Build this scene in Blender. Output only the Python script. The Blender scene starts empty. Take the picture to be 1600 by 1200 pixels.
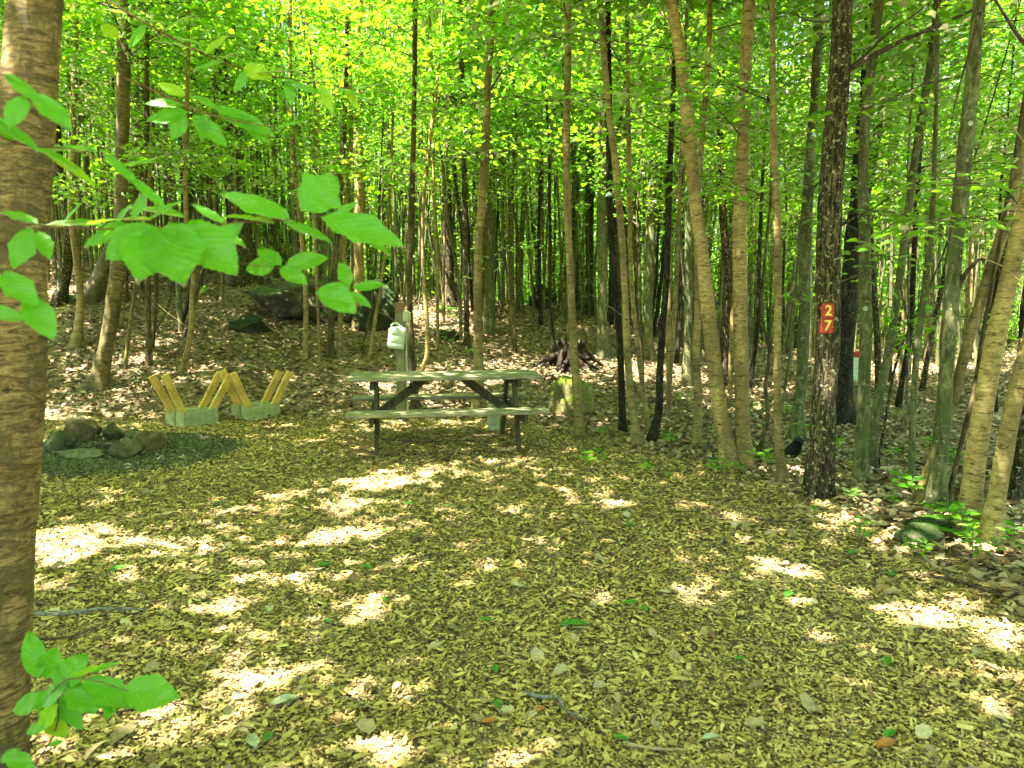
import bpy, math, random
import numpy as np
from mathutils import Vector, Matrix, noise as mnoise
R = math.radians
random.seed(7); rng = np.random.default_rng(7)
scene = bpy.context.scene
col = scene.collection

# ---------------------------------------------------------------- camera, sky, sun, exposure
F, CX, CY, H = 1200.0, 800.0, 600.0, 1.5
PITCH = math.atan(128 / F)
cam_d = bpy.data.cameras.new('camera'); cam = bpy.data.objects.new('camera', cam_d); col.objects.link(cam)
cam.location = (0, 0, H); cam.rotation_euler = (math.pi / 2 - PITCH, 0, 0)
cam_d.sensor_width = 36; cam_d.lens = 36 * F / 1600; cam_d.clip_end = 600; cam_d.clip_start = 0.05
cam_d.dof.use_dof = True; cam_d.dof.focus_distance = 7.5; cam_d.dof.aperture_fstop = 5.0
scene.camera = cam
SUN = Vector((-0.30, -0.16, 0.94)).normalized()
world = bpy.data.worlds.new('World'); scene.world = world; world.use_nodes = True
wn = world.node_tree.nodes; wl = world.node_tree.links
sky = wn.new('ShaderNodeTexSky'); sky.sky_type = 'NISHITA'; sky.sun_disc = False
sky.sun_elevation = math.asin(SUN.z); sky.sun_rotation = math.atan2(SUN.x, SUN.y)
sky.dust_density = 2.0
bg = wn['Background']; bg.inputs['Strength'].default_value = 0.06
wl.new(sky.outputs[0], bg.inputs['Color'])
sd = bpy.data.lights.new('sun', 'SUN'); sd.energy = 5.0; sd.angle = R(0.53); sd.color = (1.0, 0.93, 0.80)
sun = bpy.data.objects.new('sun', sd); col.objects.link(sun)
sun.rotation_euler = SUN.to_track_quat('Z', 'Y').to_euler(); sun.location = (0, 0, 30)
vs = scene.view_settings; vs.view_transform = 'Standard'; vs.look = 'None'; vs.gamma = 1.0; vs.exposure = 3.85
cy = scene.cycles
cy.max_bounces = 7; cy.diffuse_bounces = 4; cy.glossy_bounces = 2; cy.transmission_bounces = 5
cy.transparent_max_bounces = 4; cy.sample_clamp_indirect = 6.0; cy.caustics_reflective = False; cy.caustics_refractive = False
cy.use_denoising = True
try: cy.denoiser = 'OPENIMAGEDENOISE'; cy.denoising_input_passes = 'RGB_ALBEDO_NORMAL'; cy.denoising_prefilter = 'ACCURATE'
except Exception: pass
cy.use_adaptive_sampling = True; cy.adaptive_threshold = 0.02

# ---------------------------------------------------------------- terrain shape
UX = [-2.0, -0.7, -0.35, -0.1, 0.1, 0.25, 0.4, 0.8, 2.0]
UA = [2.5, 2.5, 2.35, 1.60, 1.25, 0.50, 0.12, 0.0, 0.0]
def th(x, y):
    x = np.asarray(x, float); y = np.asarray(y, float)
    yy = np.maximum(y, 6.0)
    a = np.interp(x / yy, UX, UA)
    t = np.clip((y - 9.6) / 9.5, 0, 1); g = t * t * (3 - 2 * t) * 0.55 + t * 0.45
    h = a * g
    far = np.clip((y - 20) / 20, 0, 1); h = h - far * 0.5 * np.clip(a, 0, 1)
    w = np.clip((np.hypot(x * 0.8, y - 4) - 5.0) / 4, 0, 1)
    h = h + w * (0.06 * np.sin(1.3 * x + 0.7 * y) * np.sin(0.9 * y - 0.4 * x + 1) + 0.03 * np.sin(3.1 * x + 1.0) * np.sin(2.7 * y))
    e = np.clip((x - 2.8 - np.clip(7.5 - y, 0, 9) * 0.28) / 1.2, 0, 1) * np.clip((13 - y) / 4, 0, 1)
    h = h - 0.10 * e * e * (3 - 2 * e)                       # ground dips beyond the chip bed on the right
    h = h + 0.012 * np.sin(2.3 * x + 0.5) * np.sin(1.9 * y + 0.3)
    return h
def thf(x, y): return float(th(x, y))
cp, sp = math.cos(PITCH), math.sin(PITCH)
def ray(px, py):
    dx, dz = (px - CX) / F, (CY - py) / F
    return Vector((dx, cp + dz * sp, -sp + dz * cp))
def at(px, py, Y):
    d = ray(px, py); t = Y / d.y
    return Vector((d.x * t, Y, H + d.z * t))
def hit(px, py, maxY=24.0):
    d = ray(px, py); Y = 1.5
    while Y < maxY:
        t = Y / d.y
        if H + d.z * t <= thf(d.x * t, Y): break
        Y += 0.03
    t = Y / d.y
    return Vector((d.x * t, Y, thf(d.x * t, Y)))

# ---------------------------------------------------------------- helpers
def tag(o, label=None, cat=None, group=None, kind=None):
    if label: o['label'] = label
    if cat: o['category'] = cat
    if group: o['group'] = group
    if kind: o['kind'] = kind
    return o
def empty(name, loc=(0, 0, 0), rz=0, **k):
    o = bpy.data.objects.new(name, None); o.location = loc; o.rotation_euler = (0, 0, rz); o.empty_display_size = 0.1
    col.objects.link(o); tag(o, **k); return o
def link(name, me, parent=None, mat=None, loc=None, rot=None, **k):
    o = bpy.data.objects.new(name, me); col.objects.link(o)
    if parent: o.parent = parent
    if loc is not None: o.location = loc
    if rot is not None: o.rotation_euler = rot
    if mat:
        for m in (mat if isinstance(mat, (list, tuple)) else [mat]): me.materials.append(m)
    tag(o, **k); return o
def fastmesh(name, V, Q, smooth=False, mats=None):
    """V (n,3) array, Q (m,4) array of quads"""
    me = bpy.data.meshes.new(name); V = np.asarray(V, np.float32); Q = np.asarray(Q, np.int32)
    k = Q.shape[1]
    me.vertices.add(len(V)); me.vertices.foreach_set('co', V.ravel())
    me.loops.add(Q.size); me.loops.foreach_set('vertex_index', Q.ravel())
    me.polygons.add(len(Q)); me.polygons.foreach_set('loop_start', np.arange(0, Q.size, k, dtype=np.int32))
    me.polygons.foreach_set('loop_total', np.full(len(Q), k, np.int32))
    me.polygons.foreach_set('use_smooth', np.full(len(Q), smooth, bool))
    if mats is not None: me.polygons.foreach_set('material_index', np.asarray(mats, np.int32))
    me.update(calc_edges=True); me.validate(); return me
class MB:
    """collects quads and triangles into one mesh"""
    def __init__(s): s.v = []; s.f = []; s.m = []; s.mi = 0
    def add(s, vs_, fs):
        b = len(s.v); s.v += [tuple(v) for v in vs_]; s.f += [tuple(b + i for i in f) for f in fs]; s.m += [s.mi] * len(fs)
    def box(s, c, size, M=None, bev=0.0, jit=0.0):
        x, y, z = [d / 2 for d in size]; b = min(bev, x * .9, y * .9, z * .9)
        pts = []
        if b <= 0:
            pts = [(i, j, k) for k in (-z, z) for j in (-y, y) for i in (-x, x)]
            fs = [(0, 2, 3, 1), (4, 5, 7, 6), (0, 1, 5, 4), (2, 6, 7, 3), (0, 4, 6, 2), (1, 3, 7, 5)]
        else:
            idx = {}; fs = []
            for sx in (-1, 1):
                for sy in (-1, 1):
                    for sz in (-1, 1):
                        for ax in range(3):
                            q = [sx * (x - b), sy * (y - b), sz * (z - b)]; q[ax] = (sx * x, sy * y, sz * z)[ax]
                            idx[(sx, sy, sz, ax)] = len(pts); pts.append(tuple(q))
            I = lambda a, b_, c_, d: idx[(a, b_, c_, d)]
            for q in (-1, 1):
                fs.append([I(q, -1, -1, 0), I(q, 1, -1, 0), I(q, 1, 1, 0), I(q, -1, 1, 0)][::q])
                fs.append([I(-1, q, -1, 1), I(-1, q, 1, 1), I(1, q, 1, 1), I(1, q, -1, 1)][::q])
                fs.append([I(-1, -1, q, 2), I(1, -1, q, 2), I(1, 1, q, 2), I(-1, 1, q, 2)][::q])
            for a in (-1, 1):
                for c_ in (-1, 1):
                    w = a * c_
                    fs.append([I(-1, a, c_, 1), I(-1, a, c_, 2), I(1, a, c_, 2), I(1, a, c_, 1)][::w])
                    fs.append([I(a, -1, c_, 0), I(a, 1, c_, 0), I(a, 1, c_, 2), I(a, -1, c_, 2)][::w])
                    fs.append([I(a, c_, -1, 0), I(a, c_, -1, 1), I(a, c_, 1, 1), I(a, c_, 1, 0)][::-w])
                    for e in (-1, 1):
                        fs.append([I(a, c_, e, 0), I(a, c_, e, 1), I(a, c_, e, 2)][::a * c_ * e])
        out = []
        for p in pts:
            v = Vector(p)
            if jit: v += Vector((random.uniform(-jit, jit), random.uniform(-jit, jit), random.uniform(-jit, jit)))
            if M is not None: v = M @ v
            out.append(v + Vector(c))
        s.add(out, fs)
    def beam(s, a, b, w, t, up=(0, 0, 1), bev=0.004):
        a = Vector(a); b = Vector(b); d = (b - a); L = d.length; d.normalize(); up = Vector(up)
        sx = d.cross(up).normalized(); sz = sx.cross(d)
        M = Matrix((d, sx, sz)).transposed()
        s.box((a + b) / 2, (L, w, t), M, bev)
    def tube(s, pts, rad, n=8, cap=True):
        P = [Vector(p) for p in pts]; rings = []
        ref = Vector((0, 0, 1)) if abs((P[-1] - P[0]).normalized().z) < .8 else Vector((1, 0, 0))
        for i, p in enumerate(P):
            d = (P[min(i + 1, len(P) - 1)] - P[max(i - 1, 0)]).normalized()
            u = d.cross(ref).normalized(); v = d.cross(u)
            r = rad[i] if isinstance(rad, (list, tuple)) else rad
            rings.append([p + (u * math.cos(2 * math.pi * k / n) + v * math.sin(2 * math.pi * k / n)) * r for k in range(n)])
        fs = [(i * n + k, i * n + (k + 1) % n, (i + 1) * n + (k + 1) % n, (i + 1) * n + k) for i in range(len(P) - 1) for k in range(n)]
        if cap: fs += [tuple(range(n)), tuple((len(P) - 1) * n + k for k in range(n))]
        s.add([q for r_ in rings for q in r_], fs)
    def build(s, name, mat, parent=None, loc=None, rot=None, smooth=False, **k):
        me = bpy.data.meshes.new(name); me.from_pydata(s.v, [], s.f)
        me.polygons.foreach_set('material_index', s.m)
        if smooth: me.polygons.foreach_set('use_smooth', [True] * len(me.polygons))
        me.update(); return link(name, me, parent, mat, loc, rot, **k)

# ---------------------------------------------------------------- materials
def newmat(name):
    m = bpy.data.materials.new(name); m.use_nodes = True; nt = m.node_tree
    return m, nt.nodes, nt.links, nt.nodes['Principled BSDF']
def ramp(n, l, src, stops):
    r = n.new('ShaderNodeValToRGB'); e = r.color_ramp.elements
    while len(e) > 1: e.remove(e[-1])
    e[0].position = stops[0][0]; e[0].color = (*stops[0][1], 1)
    for p, c in stops[1:]: k = e.new(p); k.color = (*c, 1)
    l.new(src, r.inputs[0]); return r.outputs[0]
def noisef(n, l, vec, scale, detail=4, rough=.6, dist=0.0):
    t = n.new('ShaderNodeTexNoise'); t.inputs['Scale'].default_value = scale; t.inputs['Detail'].default_value = detail
    t.inputs['Roughness'].default_value = rough; t.inputs['Distortion'].default_value = dist
    l.new(vec, t.inputs['Vector']); return t.outputs['Fac']
def mapping(n, l, vec, scale=(1, 1, 1), rot=(0, 0, 0)):
    m = n.new('ShaderNodeMapping'); m.inputs['Scale'].default_value = scale; m.inputs['Rotation'].default_value = rot
    l.new(vec, m.inputs['Vector']); return m.outputs[0]
def mixc(n, l, fac, a, b, mode='MIX'):
    m = n.new('ShaderNodeMix'); m.data_type = 'RGBA'; m.blend_type = mode
    for i, s in ((0, fac), (6, a), (7, b)):
        if isinstance(s, (int, float)): m.inputs[i].default_value = s
        elif isinstance(s, tuple): m.inputs[i].default_value = (*s, 1)
        else: l.new(s, m.inputs[i])
    return m.outputs[2]
def bump(n, l, h, bs, strength=.5, dist=.02, chain=None):
    b = n.new('ShaderNodeBump'); b.inputs['Strength'].default_value = strength; b.inputs['Distance'].default_value = dist
    l.new(h, b.inputs['Height'])
    if chain is not None: l.new(chain, b.inputs['Normal'])
    if bs is not None: l.new(b.outputs[0], bs.inputs['Normal'])
    return b.outputs[0]
def objc(n, kind='Object'): return n.new('ShaderNodeTexCoord').outputs[kind]
def offs(n, l, vec):
    """shift the pattern by a random amount per object so that copies differ"""
    oi = n.new('ShaderNodeObjectInfo'); a = n.new('ShaderNodeVectorMath'); a.operation = 'MULTIPLY_ADD'
    c = n.new('ShaderNodeCombineXYZ')
    for i in range(3): l.new(oi.outputs['Random'], c.inputs[i])
    l.new(c.outputs[0], a.inputs[0]); a.inputs[1].default_value = (17, 31, 23); l.new(vec, a.inputs[2]); return a.outputs[0]

def bark(name, dark, mid, light, stretch=(6, 6, 1.2), scale=6, spots=None, spot_cut=.62, moss=0.0, rough=.9, bstr=.8):
    m, n, l, b = newmat(name); v = offs(n, l, objc(n))
    f = noisef(n, l, mapping(n, l, v, stretch), scale, 6, .65, .6)
    c = ramp(n, l, f, [(.36, dark), (.49, mid), (.62, light)])
    f2 = noisef(n, l, v, 2.2, 3, .5)
    c = mixc(n, l, ramp(n, l, f2, [(.42, (0, 0, 0)), (.6, (.9, .9, .9))]), c, mixc(n, l, .6, c, dark))
    if spots:
        s = noisef(n, l, v, 30, 4, .75)
        s = ramp(n, l, s, [(spot_cut, (0, 0, 0)), (spot_cut + .04, (1, 1, 1))])
        c = mixc(n, l, s, c, spots)
    if moss:
        g = noisef(n, l, v, 5, 4, .7); g = ramp(n, l, g, [(.62 - moss * .3, (0, 0, 0)), (.72 - moss * .3, (.75, .75, .75))])
        c = mixc(n, l, g, c, (.07, .10, .03))
    l.new(c, b.inputs['Base Color']); b.inputs['Roughness'].default_value = rough; b.inputs['Specular IOR Level'].default_value = .25
    h = noisef(n, l, mapping(n, l, v, stretch), scale * 2.2, 6, .7, .4)
    bump(n, l, h, b, bstr, .012); return m
def birchbark(name, dark, mid, light, band=7):
    """smooth bark with rings, dark dashes and pale scars"""
    m, n, l, b = newmat(name); v = offs(n, l, objc(n))
    f = noisef(n, l, mapping(n, l, v, (2.6, 2.6, 9)), band * .6, 8, .78, 1.0); c = ramp(n, l, f, [(.36, tuple(x * .6 for x in dark)), (.47, mid), (.60, light)])
    big = noisef(n, l, mapping(n, l, v, (1, 1, .5)), 3.2, 4, .65, .5); c = mixc(n, l, ramp(n, l, big, [(.44, (0, 0, 0)), (.60, (.7, .7, .7))]), c, tuple(x * .38 for x in mid))
    d = noisef(n, l, mapping(n, l, v, (3.5, 3.5, 15)), 3.2, 4, .7); c = mixc(n, l, ramp(n, l, d, [(.57, (0, 0, 0)), (.63, (.9, .9, .9))]), c, tuple(x * .30 for x in dark))
    q = noisef(n, l, mapping(n, l, v, (8, 8, 20)), 5.5, 2, .5); c = mixc(n, l, ramp(n, l, q, [(.68, (0, 0, 0)), (.72, (.6, .6, .6))]), c, tuple(min(1, x * 1.35) for x in light))
    l.new(c, b.inputs['Base Color']); b.inputs['Roughness'].default_value = .65; b.inputs['Specular IOR Level'].default_value = .3
    c1 = bump(n, l, f, None, .5, .006); bump(n, l, d, b, .5, .006, c1); return m
BARK = {
 'dark':  bark('dark_furrowed_bark', (.008, .006, .003), (.040, .031, .014), (.17, .14, .07), (9, 9, 2), 6, (.40, .36, .20), .585, 0, .95, 1.0),
 'black': bark('black_bark', (.005, .0042, .002), (.020, .017, .009), (.065, .055, .03), (8, 8, 3), 6, (.20, .19, .11), .64),
 'birch': birchbark('yellow_birch_bark', (.14, .09, .03), (.32, .225, .075), (.50, .37, .15)),
 'tan':   birchbark('tan_smooth_bark', (.12, .085, .03), (.24, .175, .06), (.35, .265, .10), 3),
 'grey':  bark('grey_green_bark', (.045, .048, .018), (.12, .12, .05), (.22, .21, .10), (4, 4, 1.6), 6, (.34, .33, .19), .60, .35, .85, .8),
 'olive': birchbark('olive_bark', (.06, .045, .016), (.13, .10, .035), (.21, .165, .065), 4),
 'brown': bark('brown_bark', (.03, .022, .010), (.085, .064, .028), (.17, .13, .062), (6, 6, 2), 5, (.24, .21, .12), .62, .1),
}
def leafmat(name, top, trans, var=.35, rough=.38, veins=False, spec=.45):
    m, n, l, b = newmat(name); n.remove(b); out = n['Material Output']
    g = n.new('ShaderNodeNewGeometry'); hs = n.new('ShaderNodeHueSaturation')
    rr = n.new('ShaderNodeMapRange'); l.new(g.outputs['Random Per Island'], rr.inputs[0]); rr.inputs[3].default_value = 1 - var; rr.inputs[4].default_value = 1 + var
    hh = n.new('ShaderNodeMath'); hh.operation = 'FRACT'; mm = n.new('ShaderNodeMath'); mm.operation = 'MULTIPLY'; mm.inputs[1].default_value = 7.31
    l.new(g.outputs['Random Per Island'], mm.inputs[0]); l.new(mm.outputs[0], hh.inputs[0])
    hr = n.new('ShaderNodeMapRange'); l.new(hh.outputs[0], hr.inputs[0]); hr.inputs[3].default_value = .485; hr.inputs[4].default_value = .515
    def col_(c):
        h = n.new('ShaderNodeHueSaturation'); h.inputs['Color'].default_value = (*c, 1)
        l.new(rr.outputs[0], h.inputs['Value']); l.new(hr.outputs[0], h.inputs['Hue']); return h.outputs[0]
    n.remove(hs)
    d = n.new('ShaderNodeBsdfDiffuse'); t = n.new('ShaderNodeBsdfTranslucent'); gl = n.new('ShaderNodeBsdfGlossy')
    ct, cr = col_(top), col_(trans)
    if veins:
        uv = n.new('ShaderNodeUVMap'); uv.uv_map = 'UVMap'
        sx = n.new('ShaderNodeSeparateXYZ'); l.new(uv.outputs[0], sx.inputs[0])
        ab = n.new('ShaderNodeMath'); ab.operation = 'ABSOLUTE'; l.new(sx.outputs[0], ab.inputs[0])
        ma = n.new('ShaderNodeMath'); ma.operation = 'MULTIPLY_ADD'; ma.inputs[1].default_value = -.45; l.new(ab.outputs[0], ma.inputs[0]); l.new(sx.outputs[1], ma.inputs[2])
        ms = n.new('ShaderNodeMath'); ms.operation = 'MULTIPLY'; ms.inputs[1].default_value = 50; l.new(ma.outputs[0], ms.inputs[0])
        si = n.new('ShaderNodeMath'); si.operation = 'SINE'; l.new(ms.outputs[0], si.inputs[0])
        v1 = ramp(n, l, si.outputs[0], [(.80, (0, 0, 0)), (1., (1, 1, 1))])
        v2 = ramp(n, l, ab.outputs[0], [(.0, (1, 1, 1)), (.05, (0, 0, 0))])
        vv = mixc(n, l, 1.0, v1, v2, 'LIGHTEN')
        vf = mixc(n, l, 1.0, vv, (.28, .28, .28), 'MULTIPLY')
        cr = mixc(n, l, vf, cr, tuple(x * .55 for x in trans)); ct = mixc(n, l, vf, ct, tuple(x * 1.5 for x in top))
        bn = bump(n, l, si.outputs[0], None, .12, .003)
        for q in (d, t, gl): l.new(bn, q.inputs['Normal'])
    l.new(ct, d.inputs['Color']); l.new(cr, t.inputs['Color'])
    gl.inputs['Roughness'].default_value = rough; gl.inputs['Color'].default_value = (1, 1, 1, 1)
    a = n.new('ShaderNodeAddShader'); l.new(d.outputs[0], a.inputs[0]); l.new(t.outputs[0], a.inputs[1])
    fr = n.new('ShaderNodeFresnel'); fr.inputs['IOR'].default_value = 1.36
    fm = n.new('ShaderNodeMath'); fm.operation = 'MULTIPLY'; fm.inputs[1].default_value = spec; l.new(fr.outputs[0], fm.inputs[0])
    mx = n.new('ShaderNodeMixShader'); l.new(fm.outputs[0], mx.inputs[0]); l.new(a.outputs[0], mx.inputs[1]); l.new(gl.outputs[0], mx.inputs[2])
    l.new(mx.outputs[0], out.inputs['Surface']); return m
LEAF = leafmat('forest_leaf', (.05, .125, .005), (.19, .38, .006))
ROOFLEAF = leafmat('shade_tinting_roof_leaf', (.09, .15, .005), (.34, .46, .006))  # brighter, yellower leaf copy for the unseen roof, tints the shade below
LEAF2 = leafmat('understory_leaf', (.045, .12, .006), (.15, .33, .006), .4)
LEAFN = leafmat('near_leaf', (.045, .17, .008), (.10, .38, .006), .18, .35, True, .95)
LEAFY = leafmat('near_leaf_yellowish', (.12, .24, .012), (.32, .50, .012), .15, .4, True, .5)
LEAFF = leafmat('fallen_green_leaf', (.045, .16, .02), (.05, .14, .02), .3, .4)
TWIG = bark('twig_bark', (.03, .022, .014), (.09, .065, .04), (.16, .12, .08), (4, 4, 4), 8)
TWIGR = bark('reddish_twig', (.10, .05, .025), (.18, .10, .05), (.26, .16, .08), (4, 4, 4), 8)

def islandmat(name, stops, rough=.85, trans=None, wood=False):
    m, n, l, b = newmat(name); g = n.new('ShaderNodeNewGeometry')
    c = ramp(n, l, g.outputs['Random Per Island'], stops)
    v = objc(n); f = noisef(n, l, v, 120 if wood else 60, 3, .6)
    c = mixc(n, l, 1.0, c, ramp(n, l, f, [(.3, (.72, .70, .66)), (.7, (1.1, 1.1, 1.1))]), 'MULTIPLY')
    f2 = noisef(n, l, v, .9, 3, .6)
    c = mixc(n, l, 1.0, c, ramp(n, l, f2, [(.35, (.80, .77, .70)), (.65, (1.05, 1.05, 1.05))]), 'MULTIPLY')
    l.new(c, b.inputs['Base Color']); b.inputs['Roughness'].default_value = rough; b.inputs['Specular IOR Level'].default_value = .2
    return m
CHIP = islandmat('wood_chip', [(0, (.52, .38, .13)), (.2, (.66, .51, .20)), (.38, (.42, .30, .095)), (.52, (.76, .61, .28)), (.68, (.53, .40, .14)), (.76, (.20, .13, .05)), (.90, (.045, .03, .013)), (1, (.58, .46, .16))], wood=True)
LITTER = islandmat('dead_leaf', [(0, (.33, .25, .14)), (.25, (.46, .37, .23)), (.45, (.18, .13, .07)), (.6, (.56, .47, .32)), (.8, (.28, .21, .12)), (.93, (.30, .17, .08)), (1, (.07, .05, .03))])

def ground_material():
    m, n, l, b = newmat('forest_floor'); v = objc(n)
    att = n.new('ShaderNodeAttribute'); att.attribute_name = 'chips'
    w = n.new('ShaderNodeTexNoise'); w.inputs['Scale'].default_value = 9; l.new(v, w.inputs['Vector'])
    wv = n.new('ShaderNodeVectorMath'); wv.operation = 'MULTIPLY_ADD'; l.new(w.outputs['Color'], wv.inputs[0]); wv.inputs[1].default_value = (.10, .10, .10); l.new(v, wv.inputs[2])
    def cells(scale, sc3, rot):
        t = n.new('ShaderNodeTexVoronoi'); t.inputs['Scale'].default_value = scale; t.inputs['Randomness'].default_value = 1
        l.new(mapping(n, l, wv.outputs[0], sc3, rot), t.inputs['Vector']); return t
    a = cells(34, (1, 2.2, 1), (0, 0, .5)); a2 = cells(34, (2.1, 1, 1), (0, 0, .2))
    sel = noisef(n, l, v, 16, 2, .5); selr = ramp(n, l, sel, [(.48, (0, 0, 0)), (.52, (1, 1, 1))])
    cc = mixc(n, l, selr, a.outputs['Color'], a2.outputs['Color']); dd = mixc(n, l, selr, a.outputs['Distance'], a2.outputs['Distance'])
    sep = n.new('ShaderNodeSeparateColor'); l.new(cc, sep.inputs[0])
    chip = ramp(n, l, sep.outputs[0], [(0, (.10, .065, .035)), (.2, (.26, .18, .10)), (.45, (.42, .32, .19)), (.7, (.52, .41, .25)), (1, (.36, .27, .15))])
    chip = mixc(n, l, ramp(n, l, dd, [(.25, (0, 0, 0)), (.7, (.8, .8, .8))]), chip, (.06, .04, .022))
    lf = cells(14, (1, 1.3, 1), (0, 0, .9)); sep2 = n.new('ShaderNodeSeparateColor'); l.new(lf.outputs['Color'], sep2.inputs[0])
    lit = ramp(n, l, sep2.outputs[0], [(0, (.055, .038, .02)), (.3, (.17, .115, .065)), (.6, (.30, .21, .12)), (.85, (.20, .14, .075)), (1, (.38, .29, .19))])
    lit = mixc(n, l, ramp(n, l, noisef(n, l, v, 1.3, 4, .6), [(.45, (0, 0, 0)), (.62, (.7, .7, .7))]), lit, mixc(n, l, .5, lit, (.05, .035, .02)))
    nz = noisef(n, l, v, 7, 5, .7)
    ad = n.new('ShaderNodeMath'); ad.operation = 'MULTIPLY_ADD'; ad.inputs[1].default_value = .5; l.new(nz, ad.inputs[0]); l.new(att.outputs['Fac'], ad.inputs[2])
    k = ramp(n, l, ad.outputs[0], [(.68, (0, 0, 0)), (.82, (1, 1, 1))])
    l.new(mixc(n, l, k, lit, chip), b.inputs['Base Color']); b.inputs['Roughness'].default_value = .92; b.inputs['Specular IOR Level'].default_value = .15
    hh = mixc(n, l, k, lf.outputs['Distance'], dd)
    c1 = bump(n, l, hh, None, .9, -.03); bump(n, l, noisef(n, l, v, 60, 4, .7), b, .5, .012, c1)
    return m

# ---------------------------------------------------------------- ground sheet, wood chip bed
poly_px = [(-260, 1500), (-330, 800), (-200, 660), (40, 652), (250, 650), (450, 655), (560, 648), (700, 648), (860, 668), (1000, 704), (1150, 734), (1240, 772), (1330, 800), (1430, 855), (1600, 950), (1800, 1050), (2100, 1400)]
CHIPP = [hit(*p)[:2] for p in poly_px] + [(2.6, -1.0), (-2.5, -1.0)]
CHIPP = np.array(CHIPP)
def chips_sd(x, y):
    """signed distance to the chip bed outline, positive inside"""
    x = np.asarray(x, float); y = np.asarray(y, float); d = np.full(x.shape, 1e9); ins = np.zeros(x.shape, bool)
    for i in range(len(CHIPP)):
        x0, y0 = CHIPP[i]; x1, y1 = CHIPP[(i + 1) % len(CHIPP)]
        vx, vy = x1 - x0, y1 - y0; L = vx * vx + vy * vy + 1e-9
        t = np.clip(((x - x0) * vx + (y - y0) * vy) / L, 0, 1)
        d = np.minimum(d, np.hypot(x - x0 - t * vx, y - y0 - t * vy))
        c = (y0 > y) != (y1 > y)
        ins ^= c & (x < (vx) * (y - y0) / (vy if abs(vy) > 1e-9 else 1e-9) + x0)
    return np.where(ins, d, -d)
def axis(lo, hi, f0, f1, fine):
    a = list(np.arange(f0, f1, fine)); s = fine; v = f0
    while v > lo: s *= 1.18; v -= s; a.insert(0, v)
    s = fine; v = a[-1]
    while v < hi: s *= 1.18; v += s; a.append(v)
    return np.array(a)
gx, gy = axis(-150, 150, -11, 12, .13), axis(-60, 220, 0, 22, .13)
GX, GY = np.meshgrid(gx, gy); GZ = th(GX, GY)
near = (np.abs(GX) < 12) & (GY < 24)
GZ = GZ + near * rng.normal(0, .006, GZ.shape)
nx, ny = len(gx), len(gy)
idx = np.arange(nx * ny).reshape(ny, nx)
Q = np.stack([idx[:-1, :-1], idx[:-1, 1:], idx[1:, 1:], idx[1:, :-1]], -1).reshape(-1, 4)
gm = fastmesh('ground', np.stack([GX, GY, GZ], -1).reshape(-1, 3), Q, True)
at_ = gm.attributes.new('chips', 'FLOAT', 'POINT')
at_.data.foreach_set('value', np.clip(.5 + chips_sd(GX, GY) * 1.1, 0, 1).ravel().astype(np.float32))
link('ground', gm, None, ground_material(), kind='structure')

def scatter_quads(X, Y, Z, L, W, tilt, fold=0.0, blunt=False):
    """small bent irregular chips or leaves: two quads each (hexagon outline, folded along its length)"""
    N = len(X); a = rng.uniform(0, 2 * math.pi, N)
    d = np.stack([np.cos(a), np.sin(a), rng.normal(0, tilt, N)], -1); d /= np.linalg.norm(d, axis=1)[:, None]
    s = np.stack([-np.sin(a), np.cos(a), rng.normal(0, tilt, N)], -1); s /= np.linalg.norm(s, axis=1)[:, None]
    nrm = np.cross(d, s); c = np.stack([X, Y, Z], -1); L = L[:, None]; W = W[:, None]
    f = fold * W * rng.uniform(-.3, 1, (N, 1))
    r = lambda lo, hi: rng.uniform(lo, hi, (N, 1))
    v = [c - d * L * .5 * r(.8, 1.1), c - d * L * .22 * r(.6, 1.3) + s * W * .5 * r(.7, 1.1) + nrm * f, c + d * L * .2 * r(.6, 1.4) + s * W * .5 * r(.6, 1.1) + nrm * f,
         c + d * L * .5 * r(.8, 1.1) + nrm * f * .6, c + d * L * .2 * r(.6, 1.4) - s * W * .5 * r(.6, 1.1) + nrm * f, c - d * L * .22 * r(.6, 1.3) - s * W * .5 * r(.7, 1.1) + nrm * f]
    if blunt:
        j = lambda a_, b_: c + d * L * .5 * a_ * r(.7, 1.15) + s * W * .5 * b_ * r(.45, 1.15)
        v = [j(-1, -1), j(-1, 1), c + s * W * .5 * r(.7, 1.1) + nrm * f, j(1, 1), j(1, -1), c - s * W * .5 * r(.7, 1.1) + nrm * f * .5]
        V = np.stack(v, 1).reshape(-1, 3); b = (np.arange(N) * 6)[:, None]
        return V, np.concatenate([b + np.array([[0, 1, 2, 5]]), b + np.array([[5, 2, 3, 4]])], 0)
    V = np.stack(v, 1).reshape(-1, 3); b = (np.arange(N) * 6)[:, None]
    Qs = np.concatenate([b + np.array([[0, 1, 2, 3]]), b + np.array([[0, 3, 4, 5]])], 0)
    return V, Qs
def fan(n, y0, y1, p, uw=.82):
    """random ground points ahead, denser near the front"""
    Y = y0 + (y1 - y0) * rng.uniform(0, 1, n) ** p; X = rng.uniform(-uw, uw, n) * (Y + 1.0); return X, Y
X, Y = fan(520000, 1.9, 11.5, 1.5); sdv = chips_sd(X, Y) + rng.normal(0, .12, len(X)); k = sdv > 0; X, Y = X[k], Y[k]
sz = rng.lognormal(0, .62, len(X)) * (.0032 + .00088 * Y)
V, Qc = scatter_quads(X, Y, th(X, Y) + rng.uniform(.003, .02, len(X)), np.minimum(sz * rng.uniform(1.1, 2.8, len(X)), .055), np.minimum(sz * .85, .022), .26, .15, True)
link('wood_chips', fastmesh('wood_chips', V, Qc), None, CHIP, kind='stuff', label='pale shredded wood chips spread over the whole clearing', cat='wood chips')
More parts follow.
